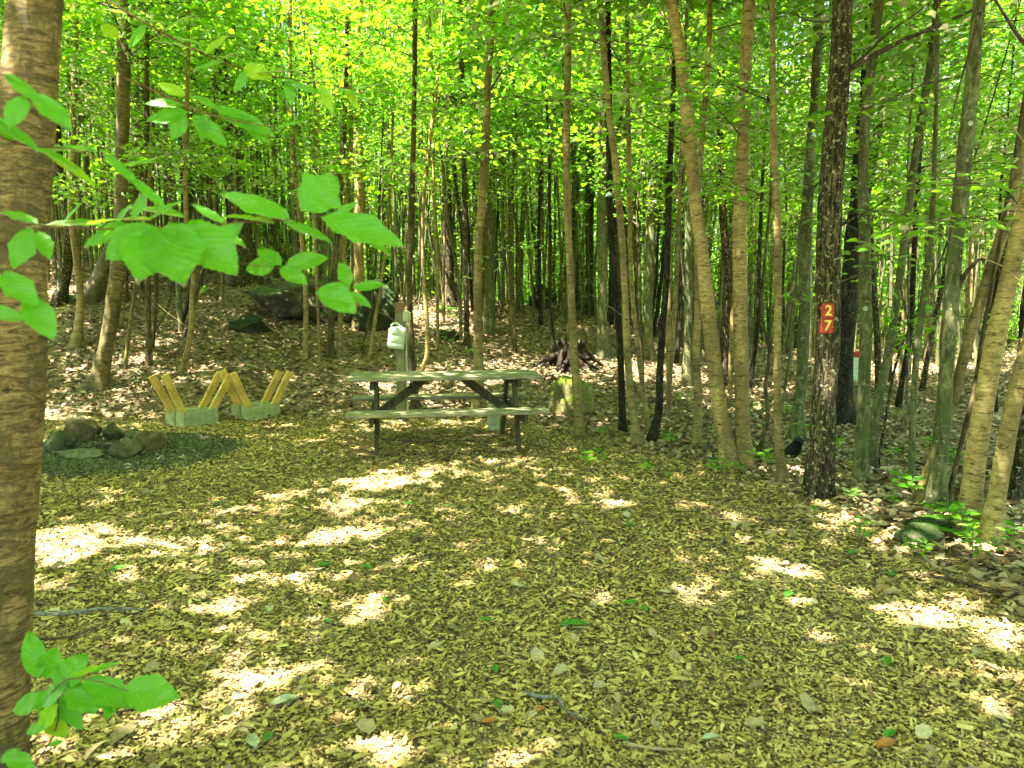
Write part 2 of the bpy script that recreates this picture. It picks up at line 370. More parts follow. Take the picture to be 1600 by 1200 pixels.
X, Y = fan(130000, 2.0, 26, 1.12, .85); sdv = chips_sd(X, Y) + rng.normal(0, .2, len(X)); k = (sdv < 0) | (rng.uniform(0, 1, len(X)) < .022); X, Y = X[k], Y[k]
sz = rng.uniform(.04, .10, len(X))
V, Qc = scatter_quads(X, Y, th(X, Y) + rng.uniform(.004, .035, len(X)), sz, sz * .6, .38, .45)
link('leaf_litter', fastmesh('leaf_litter', V, Qc), None, LITTER, kind='stuff', label='brown dead leaves lying on the forest floor and slope', cat='leaf litter')

# ---------------------------------------------------------------- leaves and crowns
def leafquads(c, d, nrm, L, W, fold=.25):
    """c (N,3) leaf base, d direction, nrm normal; hexagonal pointed leaf of two quads"""
    d = d / np.linalg.norm(d, axis=1)[:, None]; s = np.cross(d, nrm); s /= np.linalg.norm(s, axis=1)[:, None] + 1e-9
    nn = np.cross(s, d); L = L[:, None]; W = W[:, None]; f = fold * W
    v = [c, c + d * L * .3 + s * W * .46 + nn * f, c + d * L * .68 + s * W * .34 + nn * f * .7, c + d * L - nn * f * .5,
         c + d * L * .68 - s * W * .34 + nn * f * .7, c + d * L * .3 - s * W * .46 + nn * f]
    N = len(c); b = (np.arange(N) * 6)[:, None]
    return np.stack(v, 1).reshape(-1, 3), np.concatenate([b + np.array([[0, 1, 2, 3]]), b + np.array([[0, 3, 4, 5]])], 0)
def crown_arrays(g, r0, axis_pts, zlo, zhi, nspray, Lr, nleaf, leaf, elev=(5, 35), rise=0.0):
    """sprays of leaves on branches leaving the stem. axis_pts: function z -> (x, y) of the stem"""
    LC, LD, LN, LL = [], [], [], []; B = []
    for i in range(nspray):
        t = (i + g.random()) / nspray; z = zlo + (zhi - zlo) * t; a = g.random() * 2 * math.pi
        L = g.uniform(*Lr) * (1 - .55 * t); el = R(g.uniform(*elev)) * (1 - .2 * t)
        x0, y0 = axis_pts(z); p0 = np.array([x0, y0, z]); dr = np.array([math.cos(a) * math.cos(el), math.sin(a) * math.cos(el), math.sin(el)])
        sd_ = np.array([-math.sin(a), math.cos(a), 0.0]); up = np.cross(sd_, dr) * -1; up = up if up[2] > 0 else -up
        n = max(6, int(nleaf * L / Lr[1] * g.uniform(.7, 1.25)))
        tt = g.beta(1.7, 1.1, n) if hasattr(g, 'beta') else g.random(n)
        hw = L * .42 * np.sin(np.clip(tt, .05, 1) * math.pi * .86 + .18) * g.uniform(.7, 1.2)
        ss = g.uniform(-1, 1, n) * hw; droop = -.16 * L * tt ** 2
        P = p0 + dr * (tt * L)[:, None] + sd_ * ss[:, None] + up * g.normal(0, .05 * L, n)[:, None]; P[:, 2] += droop - .10 * np.abs(ss)
        dd = dr * .7 + sd_ * (np.sign(ss) * .9)[:, None] + g.normal(0, .35, (n, 3)); dd[:, 2] -= .25
        nn = up + g.normal(0, .42, (n, 3))
        LC.append(P); LD.append(dd); LN.append(nn); LL.append(leaf * g.uniform(.65, 1.25, n))
        pts = [p0 + dr * (q * L) + np.array([0, 0, -.16 * L * q * q]) for q in (0, .35, .7, 1.0)]
        B.append((pts, [r0 * .15 * (1 - .3 * t) + .003, r0 * .1 + .002, r0 * .05 + .0015, .001]))
        for q in range(3):
            u = g.uniform(.25, .85); s_ = (-1) ** q; b0 = p0 + dr * (u * L) + np.array([0, 0, -.16 * L * u * u]); ln = L * .38 * g.uniform(.6, 1)
            B.append(([b0, b0 + (dr * .55 + sd_ * s_ * .8) * ln + np.array([0, 0, -.08 * ln])], [.002 + r0 * .03, .001]))
    return np.concatenate(LC), np.concatenate(LD), np.concatenate(LN), np.concatenate(LL), B
def branch_quads(B, n=4):
    V, Qs = [], []; b = 0
    for pts, rad in B:
        P = [Vector(p) for p in pts]
        ref = Vector((0, 0, 1)) if abs((P[-1] - P[0]).normalized().z) < .85 else Vector((1, 0, 0))
        for i, p in enumerate(P):
            d = (P[min(i + 1, len(P) - 1)] - P[max(i - 1, 0)]).normalized(); u = d.cross(ref).normalized(); w = d.cross(u)
            for k in range(n):
                q = p + (u * math.cos(2 * math.pi * k / n) + w * math.sin(2 * math.pi * k / n)) * rad[i]; V.append(tuple(q))
        for i in range(len(P) - 1):
            for k in range(n): Qs.append((b + i * n + k, b + i * n + (k + 1) % n, b + (i + 1) * n + (k + 1) % n, b + (i + 1) * n + k))
        b += len(P) * n
    return np.array(V), np.array(Qs)
# openings cut into the leaf roof so that sun patches land at set spots
GAPS = [(590, 755, .42), (545, 795, .30), (560, 840, .30), (690, 762, .12), (115, 835, .40), (230, 845, .16), (70, 915, .18), (230, 905, .13), (330, 960, .20),
        (440, 775, .18), (520, 850, .22), (810, 800, .20), (890, 775, .16), (960, 790, .18), (880, 805, .12), (1145, 808, .28), (1200, 885, .20), (1080, 930, .20), (945, 935, .12), (945, 885, .1),
        (1560, 1000, .30), (1430, 970, .22), (1500, 950, .14), (1380, 1040, .14), (440, 1060, .16), (400, 1090, .14), (510, 1125, .16), (670, 1085, .12), (850, 1190, .16), (860, 1150, .1), (975, 1085, .08), (600, 960, .14), (620, 1170, .16),
        (1180, 1190, .12), (1300, 1140, .10), (1350, 935, .10), (290, 1140, .14), (230, 1190, .18), (60, 1150, .14), (580, 600, .3), (450, 665, .25), (520, 645, .22), (480, 690, .2), (235, 655, .3),
        (250, 535, .45), (290, 520, .35), (220, 560, .3), (120, 580, .3), (200, 605, .35), (330, 470, .4), (180, 770, .14), (150, 790, .2), (930, 730, .14), (1010, 740, .1), (1080, 790, .12), (740, 505, .3), (880, 645, .42), (885, 615, .3), (905, 655, .12),
        (590, 585, .2), (770, 600, .2), (700, 660, .2), (850, 640, .14), (1240, 740, .2), (1590, 1060, .16), (1270, 905, .1), (1050, 870, .1), (730, 900, .08), (100, 870, .2), (350, 1050, .1), (420, 905, .1), (860, 845, .1), (1290, 1000, .08)]
GAPP = np.array([list(hit(a, b)) + [r * .62] for a, b, r in GAPS])
SUNV = np.array(SUN)
def carve(Wp, tooth=.2):
    """mask of leaves that do not stand in a beam of sun"""
    keep = np.ones(len(Wp), bool)
    for gxx, gyy, gzz, r in GAPP:
        q = Wp - np.array([gxx, gyy, gzz]); t = q @ SUNV; d = np.linalg.norm(q - t[:, None] * SUNV, axis=1)
        keep &= (d > r * (1 + tooth * np.sin(q[:, 0] * 9 + q[:, 1] * 13)) + .02) | (np.sin(q[:, 0] * 57 + q[:, 1] * 91 + q[:, 2] * 33) > .86)
    return keep
def crown_mesh(name, seed, r0, axf, zlo, zhi, nspray, Lr, nleaf, leaf, elev=(5, 35), origin=None, wr=.62):
    g = np.random.default_rng(seed)
    C, D, N_, L_, B = crown_arrays(g, r0, axf, zlo, zhi, nspray, Lr, nleaf, leaf, elev)
    if origin is not None:
        k = carve(C + np.array(origin)); C, D, N_, L_ = C[k], D[k], N_[k], L_[k]
    V, Qs = leafquads(C, D, N_, L_, L_ * wr)
    bv, bq = branch_quads(B); Qa = np.concatenate([Qs, bq + len(V)]); mi = np.concatenate([np.zeros(len(Qs), int), np.ones(len(bq), int)])
    return fastmesh(name, np.concatenate([V, bv]), Qa, False, mi)

# ---------------------------------------------------------------- trunks
def smooth_path(P, n):
    P = np.array(P, float); m = len(P); s = np.concatenate([[0], np.cumsum(np.linalg.norm(np.diff(P[:, :3], axis=0), axis=1))])
    ts = np.linspace(0, s[-1], n); out = []
    for t in ts:
        i = min(max(int(np.searchsorted(s, t)) - 1, 0), m - 2); u = (t - s[i]) / max(s[i + 1] - s[i], 1e-6)
        p0, p1, p2, p3 = P[max(i - 1, 0)], P[i], P[i + 1], P[min(i + 2, m - 1)]
        out.append(.5 * ((2 * p1) + (p2 - p0) * u + (2 * p0 - 5 * p1 + 4 * p2 - p3) * u * u + (3 * p1 - p0 - 3 * p2 + p3) * u ** 3))
    return np.array(out)
def trunk_mesh(path, sides=12, rings=28, rough=.06, flare=.55, seed=0, twigs=3):
    """path rows x, y, z, r relative to the base"""
    P = smooth_path(path, rings); g = np.random.default_rng(seed); V = []; Qs = []
    ph = g.uniform(0, 6.28, 6)
    for i, (x, y, z, r) in enumerate(P):
        fl = 1 + flare * math.exp(-max(z, 0) / (r * 1.6 + .02))
        for k in range(sides):
            a = 2 * math.pi * k / sides
            rr = r * (1 + rough * (math.sin(2 * a + z * 2.3 + ph[0]) + .7 * math.sin(3 * a - z * 3.7 + ph[1]) + .8 * math.sin(z * 9 + a + ph[2]) * .6))
            rr *= 1 + (fl - 1) * (1 + .45 * math.sin(4 * a + ph[3])) + g.normal(0, rough * .25)
            V.append((x + rr * math.cos(a), y + rr * math.sin(a), z))
    for i in range(rings - 1):
        for k in range(sides): Qs.append((i * sides + k, i * sides + (k + 1) % sides, (i + 1) * sides + (k + 1) % sides, (i + 1) * sides + k))
    B = []
    for j in range(twigs):
        i = int(g.integers(rings // 8 + 1, rings - 4)); x, y, z, r = P[i]; a = g.uniform(0, 6.28); L = g.uniform(.3, .9); e = g.uniform(.1, .9)
        d = np.array([math.cos(a), math.sin(a), e]); p = np.array([x, y, z]) + d * r * .5
        B.append(([p, p + d * L * .5 + g.normal(0, .03, 3), p + d * L + g.normal(0, .09, 3)], [max(r * .14, .003), max(r * .08, .002), .001]))
    if B:
        bv, bq = branch_quads(B); b = len(V); V = np.concatenate([np.array(V), bv]); Qs = np.concatenate([np.array(Qs), bq + b])
    return fastmesh('trunk', np.array(V), np.array(Qs), True)

TREEGROUP = None
def tree(name, px, w0, w1, bk, label, top=9.0, crown=None, Y=None, sides=12, rough=.085, twigs=4, seed=None, flare=.85, cat='tree', group=None, extra=None):
    """px: points up the trunk as seen (base first), turned into a trunk standing on the ground at its own distance"""
    base = hit(*px[0]) if Y is None else at(px[0][0], px[0][1], Y)
    if Y is not None: base.z = thf(base.x, base.y)
    D = base.y; s = (D) / F; seed = seed or int(px[0][0] * 7 + px[0][1])
    path = []
    for i, p in enumerate(px):
        q = at(p[0], p[1], D) if i else base.copy()
        path.append([q.x - base.x, 0, q.z - base.z])
    z1 = path[-1][2]; gg = np.random.default_rng(seed)
    if top > z1 + .5:
        sl = (path[-1][0] - path[-2][0]) / max(z1 - path[-2][2], .2); sl = max(-.25, min(.25, sl))
        zz = z1
        while zz < top:
            dz = min(1.6, top - zz + .01); zz += dz; sl *= .8
            path.append([path[-1][0] + sl * dz + gg.normal(0, .04), path[-1][1] + gg.normal(0, .06), zz])
    vis = path[len(px) - 1][2]
    rows = [[path[0][0], 0, -.22, w0 * s / 2 * 1.02]]
    for x, y, z in path:
        t = min(z / max(vis, .1), 1); r = (w0 + (w1 - w0) * t) * s / 2
        if z > vis: r *= max(.2, 1 - (z - vis) / (top - vis + .6) * .8)
        rows.append([x, y, z, r])
    rt = empty(name, base, label=label, cat=cat, group=group)
    link('trunk', trunk_mesh(rows, sides, max(20, int(top * 6)), rough, flare, seed, twigs), rt, BARK[bk])
    if crown:
        R_ = np.array(rows); fx = lambda z: (float(np.interp(z, R_[:, 2], R_[:, 0])), float(np.interp(z, R_[:, 2], R_[:, 1])))
        zlo, ns, Lr, nl, lf = crown
        link('crown', crown_mesh('crown', seed, w1 * s / 2, fx, zlo, top, ns, Lr, nl, lf, origin=base), rt, [LEAF, TWIG])
    rt['h'] = top
    return rt, rows, base

CR_NEAR = lambda z, n=34: (z, n, (1.2, 2.7), 125, .125)      # crowns above the frame that shade the clearing
CR_MID = lambda z, n=26: (z, n, (1.0, 2.3), 165, .092)
T = {}
# left slope
T['a'] = tree('young_tree', [(92, 475), (106, 410), (106, 340), (92, 260), (85, 150), (84, 0)], 16, 11, 'dark', 'dark curved young trunk just right of the near birch, standing high on the left slope', 7, CR_MID(3.5), sides=10)
T['b'] = tree('young_tree', [(119, 540), (126, 475), (120, 410), (112, 330), (115, 200), (118, 60)], 12, 8, 'tan', 'thin olive trunk rising from the bare slope right beside the near birch', 6.5, CR_MID(3.2), sides=10)
T['c'] = tree('tree', [(147, 466), (166, 415), (190, 350), (212, 260), (222, 150), (236, 30)], 28, 17, 'olive', 'olive brown trunk sweeping up to the right from a thick foot on the left slope', 8, CR_MID(4))
T['d'] = tree('birch_tree', [(150, 608), (165, 545), (179, 465), (188, 370), (190, 280), (192, 150), (196, 0)], 24, 17, 'olive', 'leaning birch trunk with its foot on the left slope behind the fire ring', 8, CR_NEAR(4.5), sides=16)
T['e'] = tree('sapling', [(196, 575), (203, 510), (214, 430), (228, 330), (235, 240)], 6, 4, 'tan', 'thin slanting sapling close behind the leaning birch trunk', 4.0, CR_MID(2.2, 10), sides=7)
T['f'] = tree('sapling', [(237, 548), (243, 490), (244, 430), (238, 320), (240, 200)], 7, 5, 'brown', 'reddish forked sapling growing in the sunlit litter on the left slope', 4.2, CR_MID(2.4, 10), sides=7)
T['g'] = tree('sapling', [(284, 584), (297, 530), (300, 480), (302, 420), (292, 360), (290, 250), (294, 100)], 9, 6, 'tan', 'thin stem that bends behind the left pair of wooden stakes', 5.5, CR_MID(2.8, 14), sides=8)
T['h'] = tree('sapling', [(292, 525), (306, 460), (322, 400), (330, 300), (334, 150)], 7, 5, 'brown', 'thin brown stem leaning right out of the stem clump behind the stakes', 5.5, CR_MID(2.8, 14), sides=8)
T['i'] = tree('sapling', [(279, 515), (297, 462), (298, 405), (288, 330), (280, 200)], 9, 6, 'black', 'short dark crooked stem leaning into the stem clump behind the stakes', 5.0, CR_MID(2.8, 12), sides=8)
T['j'] = tree('tree', [(378, 440), (376, 380), (370, 300), (362, 200), (350, 100), (340, 0)], 34, 20, 'dark', 'thick dark grey trunk left of the big mossy boulder', 11, CR_MID(3.4, 40), sides=16, rough=.05, twigs=12)
T['k'] = tree('sapling', [(478, 562), (477, 436), (468, 340), (456, 200), (453, 0)], 8, 6, 'tan', 'thin straight stem in front of the left part of the big boulder', 6, CR_MID(3.2, 14), sides=8)
T['l'] = tree('sapling', [(500, 567), (495, 440), (490, 300), (492, 150)], 5, 4, 'tan', 'thinnest stem in front of the big boulder, left of its two sturdier neighbours', 5, CR_MID(2.6, 10), sides=7)
T['m'] = tree('sapling', [(516, 557), (521, 440), (528, 370), (533, 280), (540, 150), (543, 0)], 10, 7, 'brown', 'brown stem before the middle of the big boulder, left one of a close pair', 7, CR_MID(3.2, 16), sides=9)
T['n'] = tree('sapling', [(530, 553), (534, 450), (537, 360), (548, 230), (546, 60)], 8, 6, 'tan', 'olive stem before the middle of the big boulder, right one of a close pair', 6.5, CR_MID(3.2, 14), sides=8)
T['o'] = tree('tree', [(553, 428), (548, 350), (540, 280), (534, 180), (530, 80), (525, 0)], 17, 14, 'black', 'black lichen speckled trunk rising behind the big boulder', 11, CR_MID(4, 30))
T['p'] = tree('tree', [(560, 512), (561, 420), (561, 330), (561, 190), (560, 0)], 15, 13, 'birch', 'straight light brown trunk standing at the right end of the big boulder', 10, CR_MID(4.2, 30))
T['q'] = tree('sapling', [(579, 557), (586, 500), (596, 440), (606, 340), (612, 240)], 6, 4, 'tan', 'thin stem leaning right between the boulder and the wooden post', 5, CR_MID(2.8, 10), sides=7)
T['q2'] = tree('sapling', [(564, 548), (577, 500), (585, 430), (592, 320)], 4, 3, 'brown', 'twig thin crooked stem beside the right end of the boulder', 4.4, CR_MID(2.6, 8), sides=6)
T['r'] = tree('tree', [(600, 425), (603, 350), (606, 280), (603, 220), (596, 165), (588, 90), (583, 0)], 12, 10, 'black', 'snaking black trunk with side limbs far behind the wooden post', 11, CR_MID(4.5, 26), twigs=12, rough=.08)
T['s'] = tree('young_tree', [(649, 641), (644, 560), (639, 440), (642, 370), (645, 250), (648, 120), (648, 0)], 11, 7, 'brown', 'brown trunk standing right behind the post that holds the jug', 8, CR_NEAR(4.4, 26))
T['t'] = tree('sapling', [(654, 586), (667, 560), (667, 500), (662, 430), (661, 330), (672, 220), (684, 120)], 7, 5, 'tan', 'thin stem with a hooked foot right of the wooden post', 6, CR_MID(3, 12), sides=8)
T['u'] = tree('tree', [(702, 480), (700, 400), (697, 320), (702, 230), (706, 120), (712, 0)], 18, 13, 'dark', 'dark trunk on the hill crest midway between the post and the tree behind the table', 11, CR_MID(4.2, 30))
T['v'] = tree('young_tree', [(748, 642), (748, 560), (746, 440), (749, 370), (757, 250), (763, 125), (770, 0)], 15, 11, 'tan', 'slim tan trunk rising right behind the picnic table', 9, CR_NEAR(4.4, 28))
# centre
T['w'] = tree('young_tree', [(907, 687), (902, 620), (897, 550), (892, 450), (887, 340), (885, 200), (887, 110), (889, 0)], 13, 10, 'tan', 'slim olive brown trunk growing beside the yellow mossy rock', 8, CR_NEAR(4.2, 28))
T['x'] = tree('tree', [(921, 492), (921, 420), (921, 340), (924, 200), (926, 60)], 13, 11, 'dark', 'dark straight trunk on the crest behind the stump', 10, CR_MID(4, 22), sides=9)
T['y'] = tree('tree', [(941, 557), (941, 450), (941, 340), (941, 220), (939, 100), (939, 0)], 17, 13, 'grey', 'grey trunk with a dark foot right behind the stump', 10, CR_MID(4, 28))
T['z'] = tree('young_tree', [(973, 674), (969, 550), (962, 450), (953, 340), (952, 200), (950, 0)], 11, 9, 'black', 'straight pitch black trunk between the stump and the slim pale trunks', 9, CR_NEAR(4.4, 26), rough=.04)
T['aa'] = tree('young_tree', [(998, 699), (988, 637), (980, 550), (977, 480), (972, 375), (961, 255), (950, 160), (942, 57), (938, 0)], 12, 9, 'tan', 'pale slim trunk leaning left across the pitch black one', 8, CR_NEAR(4.4, 24))
T['ab'] = tree('sapling', [(1014, 681), (1004, 602), (997, 550), (992, 497), (987, 445), (984, 340), (982, 200), (979, 0)], 8, 6, 'tan', 'pale thin stem sharing a foot with the crooked dark stem', 7, CR_MID(3.4, 16), sides=9)
T['ac'] = tree('young_tree', [(1018, 691), (1030, 637), (1031, 585), (1035, 515), (1041, 445), (1044, 340), (1047, 255), (1052, 140), (1056, 0)], 12, 7, 'black', 'crooked dark stem leaning right out of the foot it shares with a pale one', 8, CR_MID(4, 18), sides=10)
T['ad'] = tree('tree', [(1012, 560), (1013, 450), (1017, 340), (1020, 226), (1027, 113), (1036, 0)], 15, 16, 'grey', 'sturdy dark grey trunk farther back between the crooked dark stem and the pale ones', 11, CR_MID(4.4, 30))
T['ae'] = tree('young_tree', [(1088, 699), (1091, 620), (1088, 550), (1090, 480), (1090, 340), (1098, 200), (1108, 60)], 12, 8, 'tan', 'slim olive trunk just left of the leaning yellow birch', 8, CR_MID(3.8, 20), sides=10)
T['af'] = tree('young_tree', [(1075, 602), (1076, 500), (1077, 340), (1078, 200), (1072, 60)], 14, 10, 'grey', 'grey green trunk with a blackened foot behind the olive one', 9, CR_MID(3.8, 22), sides=10)
T['ag'] = tree('birch_tree', [(1140, 729), (1130, 672), (1120, 602), (1112, 532), (1102, 445), (1095, 375), (1089, 340), (1078, 226), (1066, 113), (1052, 20), (1048, 0)], 24, 17, 'birch', 'yellow birch leaning left, foot touching the upright birch', 9, CR_NEAR(4.2, 36), sides=20, rough=.05, twigs=2)
T['ah'] = tree('birch_tree', [(1162, 728), (1159, 600), (1157, 500), (1156, 340), (1162, 198), (1166, 85), (1171, 0)], 24, 17, 'birch', 'upright yellow birch beside the leaning one', 9, CR_NEAR(4.2, 36), sides=20, rough=.05, twigs=2)
T['ai'] = tree('young_tree', [(1128, 604), (1133, 515), (1137, 427), (1130, 340), (1126, 220), (1128, 80)], 14, 10, 'dark', 'dark bending trunk seen between the two yellow birches', 9, CR_MID(4, 20), sides=10)
T['aj'] = tree('sapling', [(1184, 712), (1200, 655), (1196, 602), (1203, 550), (1191, 497), (1193, 427), (1200, 357), (1206, 260)], 6, 4, 'brown', 'thin wavy stem between the upright birch and the slim tan trunk', 4.5, CR_MID(2.4, 10), sides=7)
T['ak'] = tree('young_tree', [(1223, 753), (1216, 690), (1214, 585), (1216, 480), (1214, 340), (1209, 227), (1208, 142), (1206, 0)], 13, 9, 'tan', 'slim tan trunk halfway between the upright birch and the numbered tree', 8, CR_NEAR(4, 22), sides=12)
T['al'] = tree('tree', [(1244, 690), (1251, 610), (1256, 515), (1258, 420), (1263, 283), (1272, 170), (1277, 85), (1280, 0)], 19, 13, 'grey', 'smooth grey trunk just left of the numbered tree with a black scrap at its foot', 9, CR_MID(4, 26))
NUM, NUMROWS, NUMB = tree('oak_tree', [(1279, 776), (1284, 700), (1290, 600), (1295, 500), (1293, 400), (1297, 340), (1303, 227), (1311, 113), (1317, 0)], 41, 29, 'dark', 'thick dark lichen flecked trunk that carries the red number plates', 10, CR_NEAR(4.2, 46), sides=28, rough=.06, twigs=5, flare=.28)
T['am'] = tree('tree', [(1318, 662), (1321, 560), (1328, 440), (1336, 340), (1343, 240), (1354, 141), (1361, 0)], 27, 16, 'black', 'blackish trunk farther back, just right of the numbered tree', 11, CR_MID(4.4, 34), sides=16)
# right
T['an'] = tree('tree', [(1346, 753), (1348, 641), (1352, 547), (1352, 420), (1348, 283), (1351, 198), (1360, 113), (1374, 0)], 19, 14, 'grey', 'smooth grey trunk with a pale square tag, right of the numbered tree', 9, CR_NEAR(4.2, 30), sides=14)
T['ao'] = tree('young_tree', [(1361, 732), (1368, 641), (1383, 578), (1400, 480), (1418, 334), (1433, 227), (1445, 156), (1456, 85), (1464, 0)], 13, 10, 'grey', 'slim grey trunk leaning right from beside the pale tagged trunk', 8, CR_MID(4, 20), sides=10)
T['ap'] = tree('young_tree', [(1422, 766), (1425, 700), (1428, 617), (1434, 540), (1446, 440), (1456, 340), (1462, 200)], 11, 7, 'grey', 'thin grey trunk behind the branchy undergrowth, left of the leaning pale trunk', 7, CR_MID(3.5, 16), sides=9)
T['aq'] = tree('tree', [(1461, 797), (1468, 713), (1480, 573), (1489, 433), (1500, 310), (1518, 142), (1530, 0)], 25, 18, 'grey', 'stout grey green trunk with a round pale spot, behind the leaning pale one', 10, CR_NEAR(4.2, 40), sides=16)
T['ar'] = tree('birch_tree', [(1438, 792), (1461, 713), (1489, 620), (1522, 503), (1545, 433), (1573, 340), (1596, 240), (1612, 120)], 19, 14, 'tan', 'pale slim trunk leaning strongly right above the mossy rock', 8, CR_NEAR(4, 24), sides=12)
T['as'] = tree('birch_tree', [(1511, 834), (1522, 737), (1538, 620), (1556, 527), (1583, 410), (1600, 335), (1628, 230), (1655, 100)], 30, 24, 'birch', 'yellow birch leaning right with reddish foot beside a fern', 9, CR_NEAR(4, 34), sides=20, rough=.05)
T['at'] = tree('birch_tree', [(1546, 850), (1564, 737), (1587, 620), (1607, 540), (1645, 400), (1690, 240)], 27, 22, 'birch', 'orange toned birch leaning out past the right edge of the view', 9, CR_NEAR(4, 34), sides=20, rough=.05)
T['au'] = tree('young_tree', [(1583, 784), (1597, 690), (1611, 600), (1630, 450)], 17, 13, 'dark', 'dark trunk behind the orange toned birch at the edge of the view', 8, CR_MID(3.6, 20), sides=10)
T['av'] = tree('sapling', [(1478, 796), (1500, 700), (1522, 610), (1536, 520), (1558, 400), (1580, 280)], 8, 5, 'brown', 'thin brown stem leaning right between the stout grey trunk and the birches', 6, CR_MID(3, 14), sides=8)
T['aw'] = tree('sapling', [(1370, 735), (1385, 650), (1402, 560), (1440, 470), (1480, 380)], 5, 3, 'dark', 'thin dark branchy sapling leaning right in the undergrowth', 5, CR_MID(2.2, 12), sides=7)

# limbs of the numbered tree, of the stout right trunk, and others
def limb(pts_px, Yf, r, parent, base, name='limb'):
    mb = MB(); P = [at(px, py, Yf(i)) - base for i, (px, py) in enumerate(pts_px)]
    P = [Vector(q[:3]) for q in smooth_path([list(p) for p in P], len(P) * 3)]
    n = len(P); mb.tube(P, [r * (1 - .8 * i / (n - 1)) for i in range(n)], 8); return mb.build(name, TWIG, parent, smooth=True)
ny_ = NUMB.y
limb([(1322, 112), (1345, 98), (1400, 68), (1470, 38), (1540, 6), (1600, -30)], lambda i: ny_ - .05 * i, .022, NUM, NUMB)
limb([(1324, 108), (1350, 88), (1390, 50), (1430, 22), (1470, -10)], lambda i: ny_ + .05 * i, .014, NUM, NUMB)
limb([(1296, 34), (1262, 32), (1235, 20), (1205, 26)], lambda i: ny_ - .05 * i, .010, NUM, NUMB)
rt, rw, bs = T['aq']; limb([(1496, 450), (1508, 428), (1530, 406), (1550, 406)], lambda i: bs.y - .06 * i, .022, rt, bs)
limb([(1530, 20), (1512, 90), (1495, 150), (1482, 215)], lambda i: bs.y - .12 - .05 * i, .012, rt, bs)
rt, rw, bs = T['at']; limb([(1690, 130), (1640, 90), (1600, 66), (1575, 32), (1550, -10)], lambda i: bs.y - .1 * i, .024, rt, bs)
rt, rw, bs = T['r']; limb([(594, 96), (612, 75), (628, 45), (642, 20)], lambda i: bs.y, .07, rt, bs); limb([(600, 160), (614, 120), (622, 70), (626, 30)], lambda i: bs.y - .2, .05, rt, bs)
rt, rw, bs = T['j']
for p in ([(362, 150), (385, 110), (410, 60), (440, 0)], [(355, 90), (330, 60), (300, 45), (270, 50)], [(362, 180), (400, 130), (450, 70), (500, 20)], [(360, 200), (330, 150), (300, 100), (255, 75)]): limb(p, lambda i: bs.y - .1 * i, .05, rt, bs)
rt, rw, bs = T['v']; limb([(762, 150), (780, 118), (800, 90), (830, 50)], lambda i: bs.y, .016, rt, bs)
rt, rw, bs = T['w']; limb([(888, 150), (900, 195), (935, 220), (940, 240)], lambda i: bs.y, .010, rt, bs)
rt, rw, bs = T['z']; limb([(950, 80), (975, 95), (1010, 60), (1040, 48)], lambda i: bs.y, .009, rt, bs)
# extra stems of the forked left sapling
rt, rw, bs = T['f']; limb([(240, 520), (258, 490), (268, 455), (280, 400), (290, 330)], lambda i: bs.y, .014, rt, bs, 'stem')

# ---------------------------------------------------------------- near birch at the left edge
bx = [(-40, 1330), (-32, 1150), (-10, 900), (5, 720), (18, 560), (22, 420), (33, 300), (45, 150), (56, 0), (68, -200)]
base = at(-45, 1420, 2.15); base.z = thf(base.x, base.y)
rows = [[-.0, 0, -.25, .125]]
for i, (px, py) in enumerate(bx):
    q = at(px, py, 2.15) - base; r = np.interp(py, [-200, 0, 330, 600, 900, 1330], [36, 37, 42, 49, 56, 74]) * 2.15 / F
    if q.z > .02: rows.append([q.x, 0, q.z, r])
rows += [[rows[-1][0] + .1, 0, 5, .06], [rows[-1][0] + .2, .1, 9, .035]]
m, n, l, b = newmat('near_birch_bark'); v = objc(n)
f = noisef(n, l, mapping(n, l, v, (2.2, 2.2, 11)), 5, 9, .78, 1.4); c = ramp(n, l, f, [(.38, (.05, .03, .012)), (.46, (.20, .125, .045)), (.55, (.42, .275, .10)), (.67, (.64, .46, .21))])
f2 = noisef(n, l, mapping(n, l, v, (1, 1, .45)), 9, 7, .75, .8); c = mixc(n, l, ramp(n, l, f2, [(.47, (.0, .0, .0)), (.56, (.8, .8, .8))]), c, (.12, .10, .035))
f4 = noisef(n, l, mapping(n, l, v, (1, 1, 3)), 22, 7, .8, .4); c = mixc(n, l, ramp(n, l, f4, [(.55, (0, 0, 0)), (.62, (.85, .85, .85))]), c, (.045, .03, .012))
f5 = noisef(n, l, mapping(n, l, v, (1, 1, 5)), 24, 3, .6); c = mixc(n, l, ramp(n, l, f5, [(.70, (0, 0, 0)), (.73, (.8, .8, .8))]), c, (.50, .44, .32))
f3 = noisef(n, l, mapping(n, l, v, (1.5, 1.5, 18)), 6, 7, .8, .5)
l.new(c, b.inputs['Base Color']); b.inputs['Roughness'].default_value = .7; b.inputs['Specular IOR Level'].default_value = .3
c1 = bump(n, l, f3, None, .8, .010); bump(n, l, f4, b, .8, .010, c1)
NB = empty('birch_tree', base, label='large golden brown birch trunk close by at the left edge of the clearing', cat='tree')
link('trunk', trunk_mesh(rows, 48, 90, .018, .3, 5, 0), NB, m)
link('crown', crown_mesh('crown', 91, .05, lambda z: (.35, 0), 3.9, 9, 40, (1.4, 2.8), 62, .12, origin=base), NB, [LEAF, TWIG])
for pts in ([(40, 165), (70, 190), (95, 196)], [(10, 268), (45, 262), (95, 268)]):
    mb = MB(); mb.tube([at(x, y, 1.95 + .03 * i) - base for i, (x, y) in enumerate(pts)], [.003, .0035, .002], 6); mb.build('twig', TWIGR, NB, smooth=True)

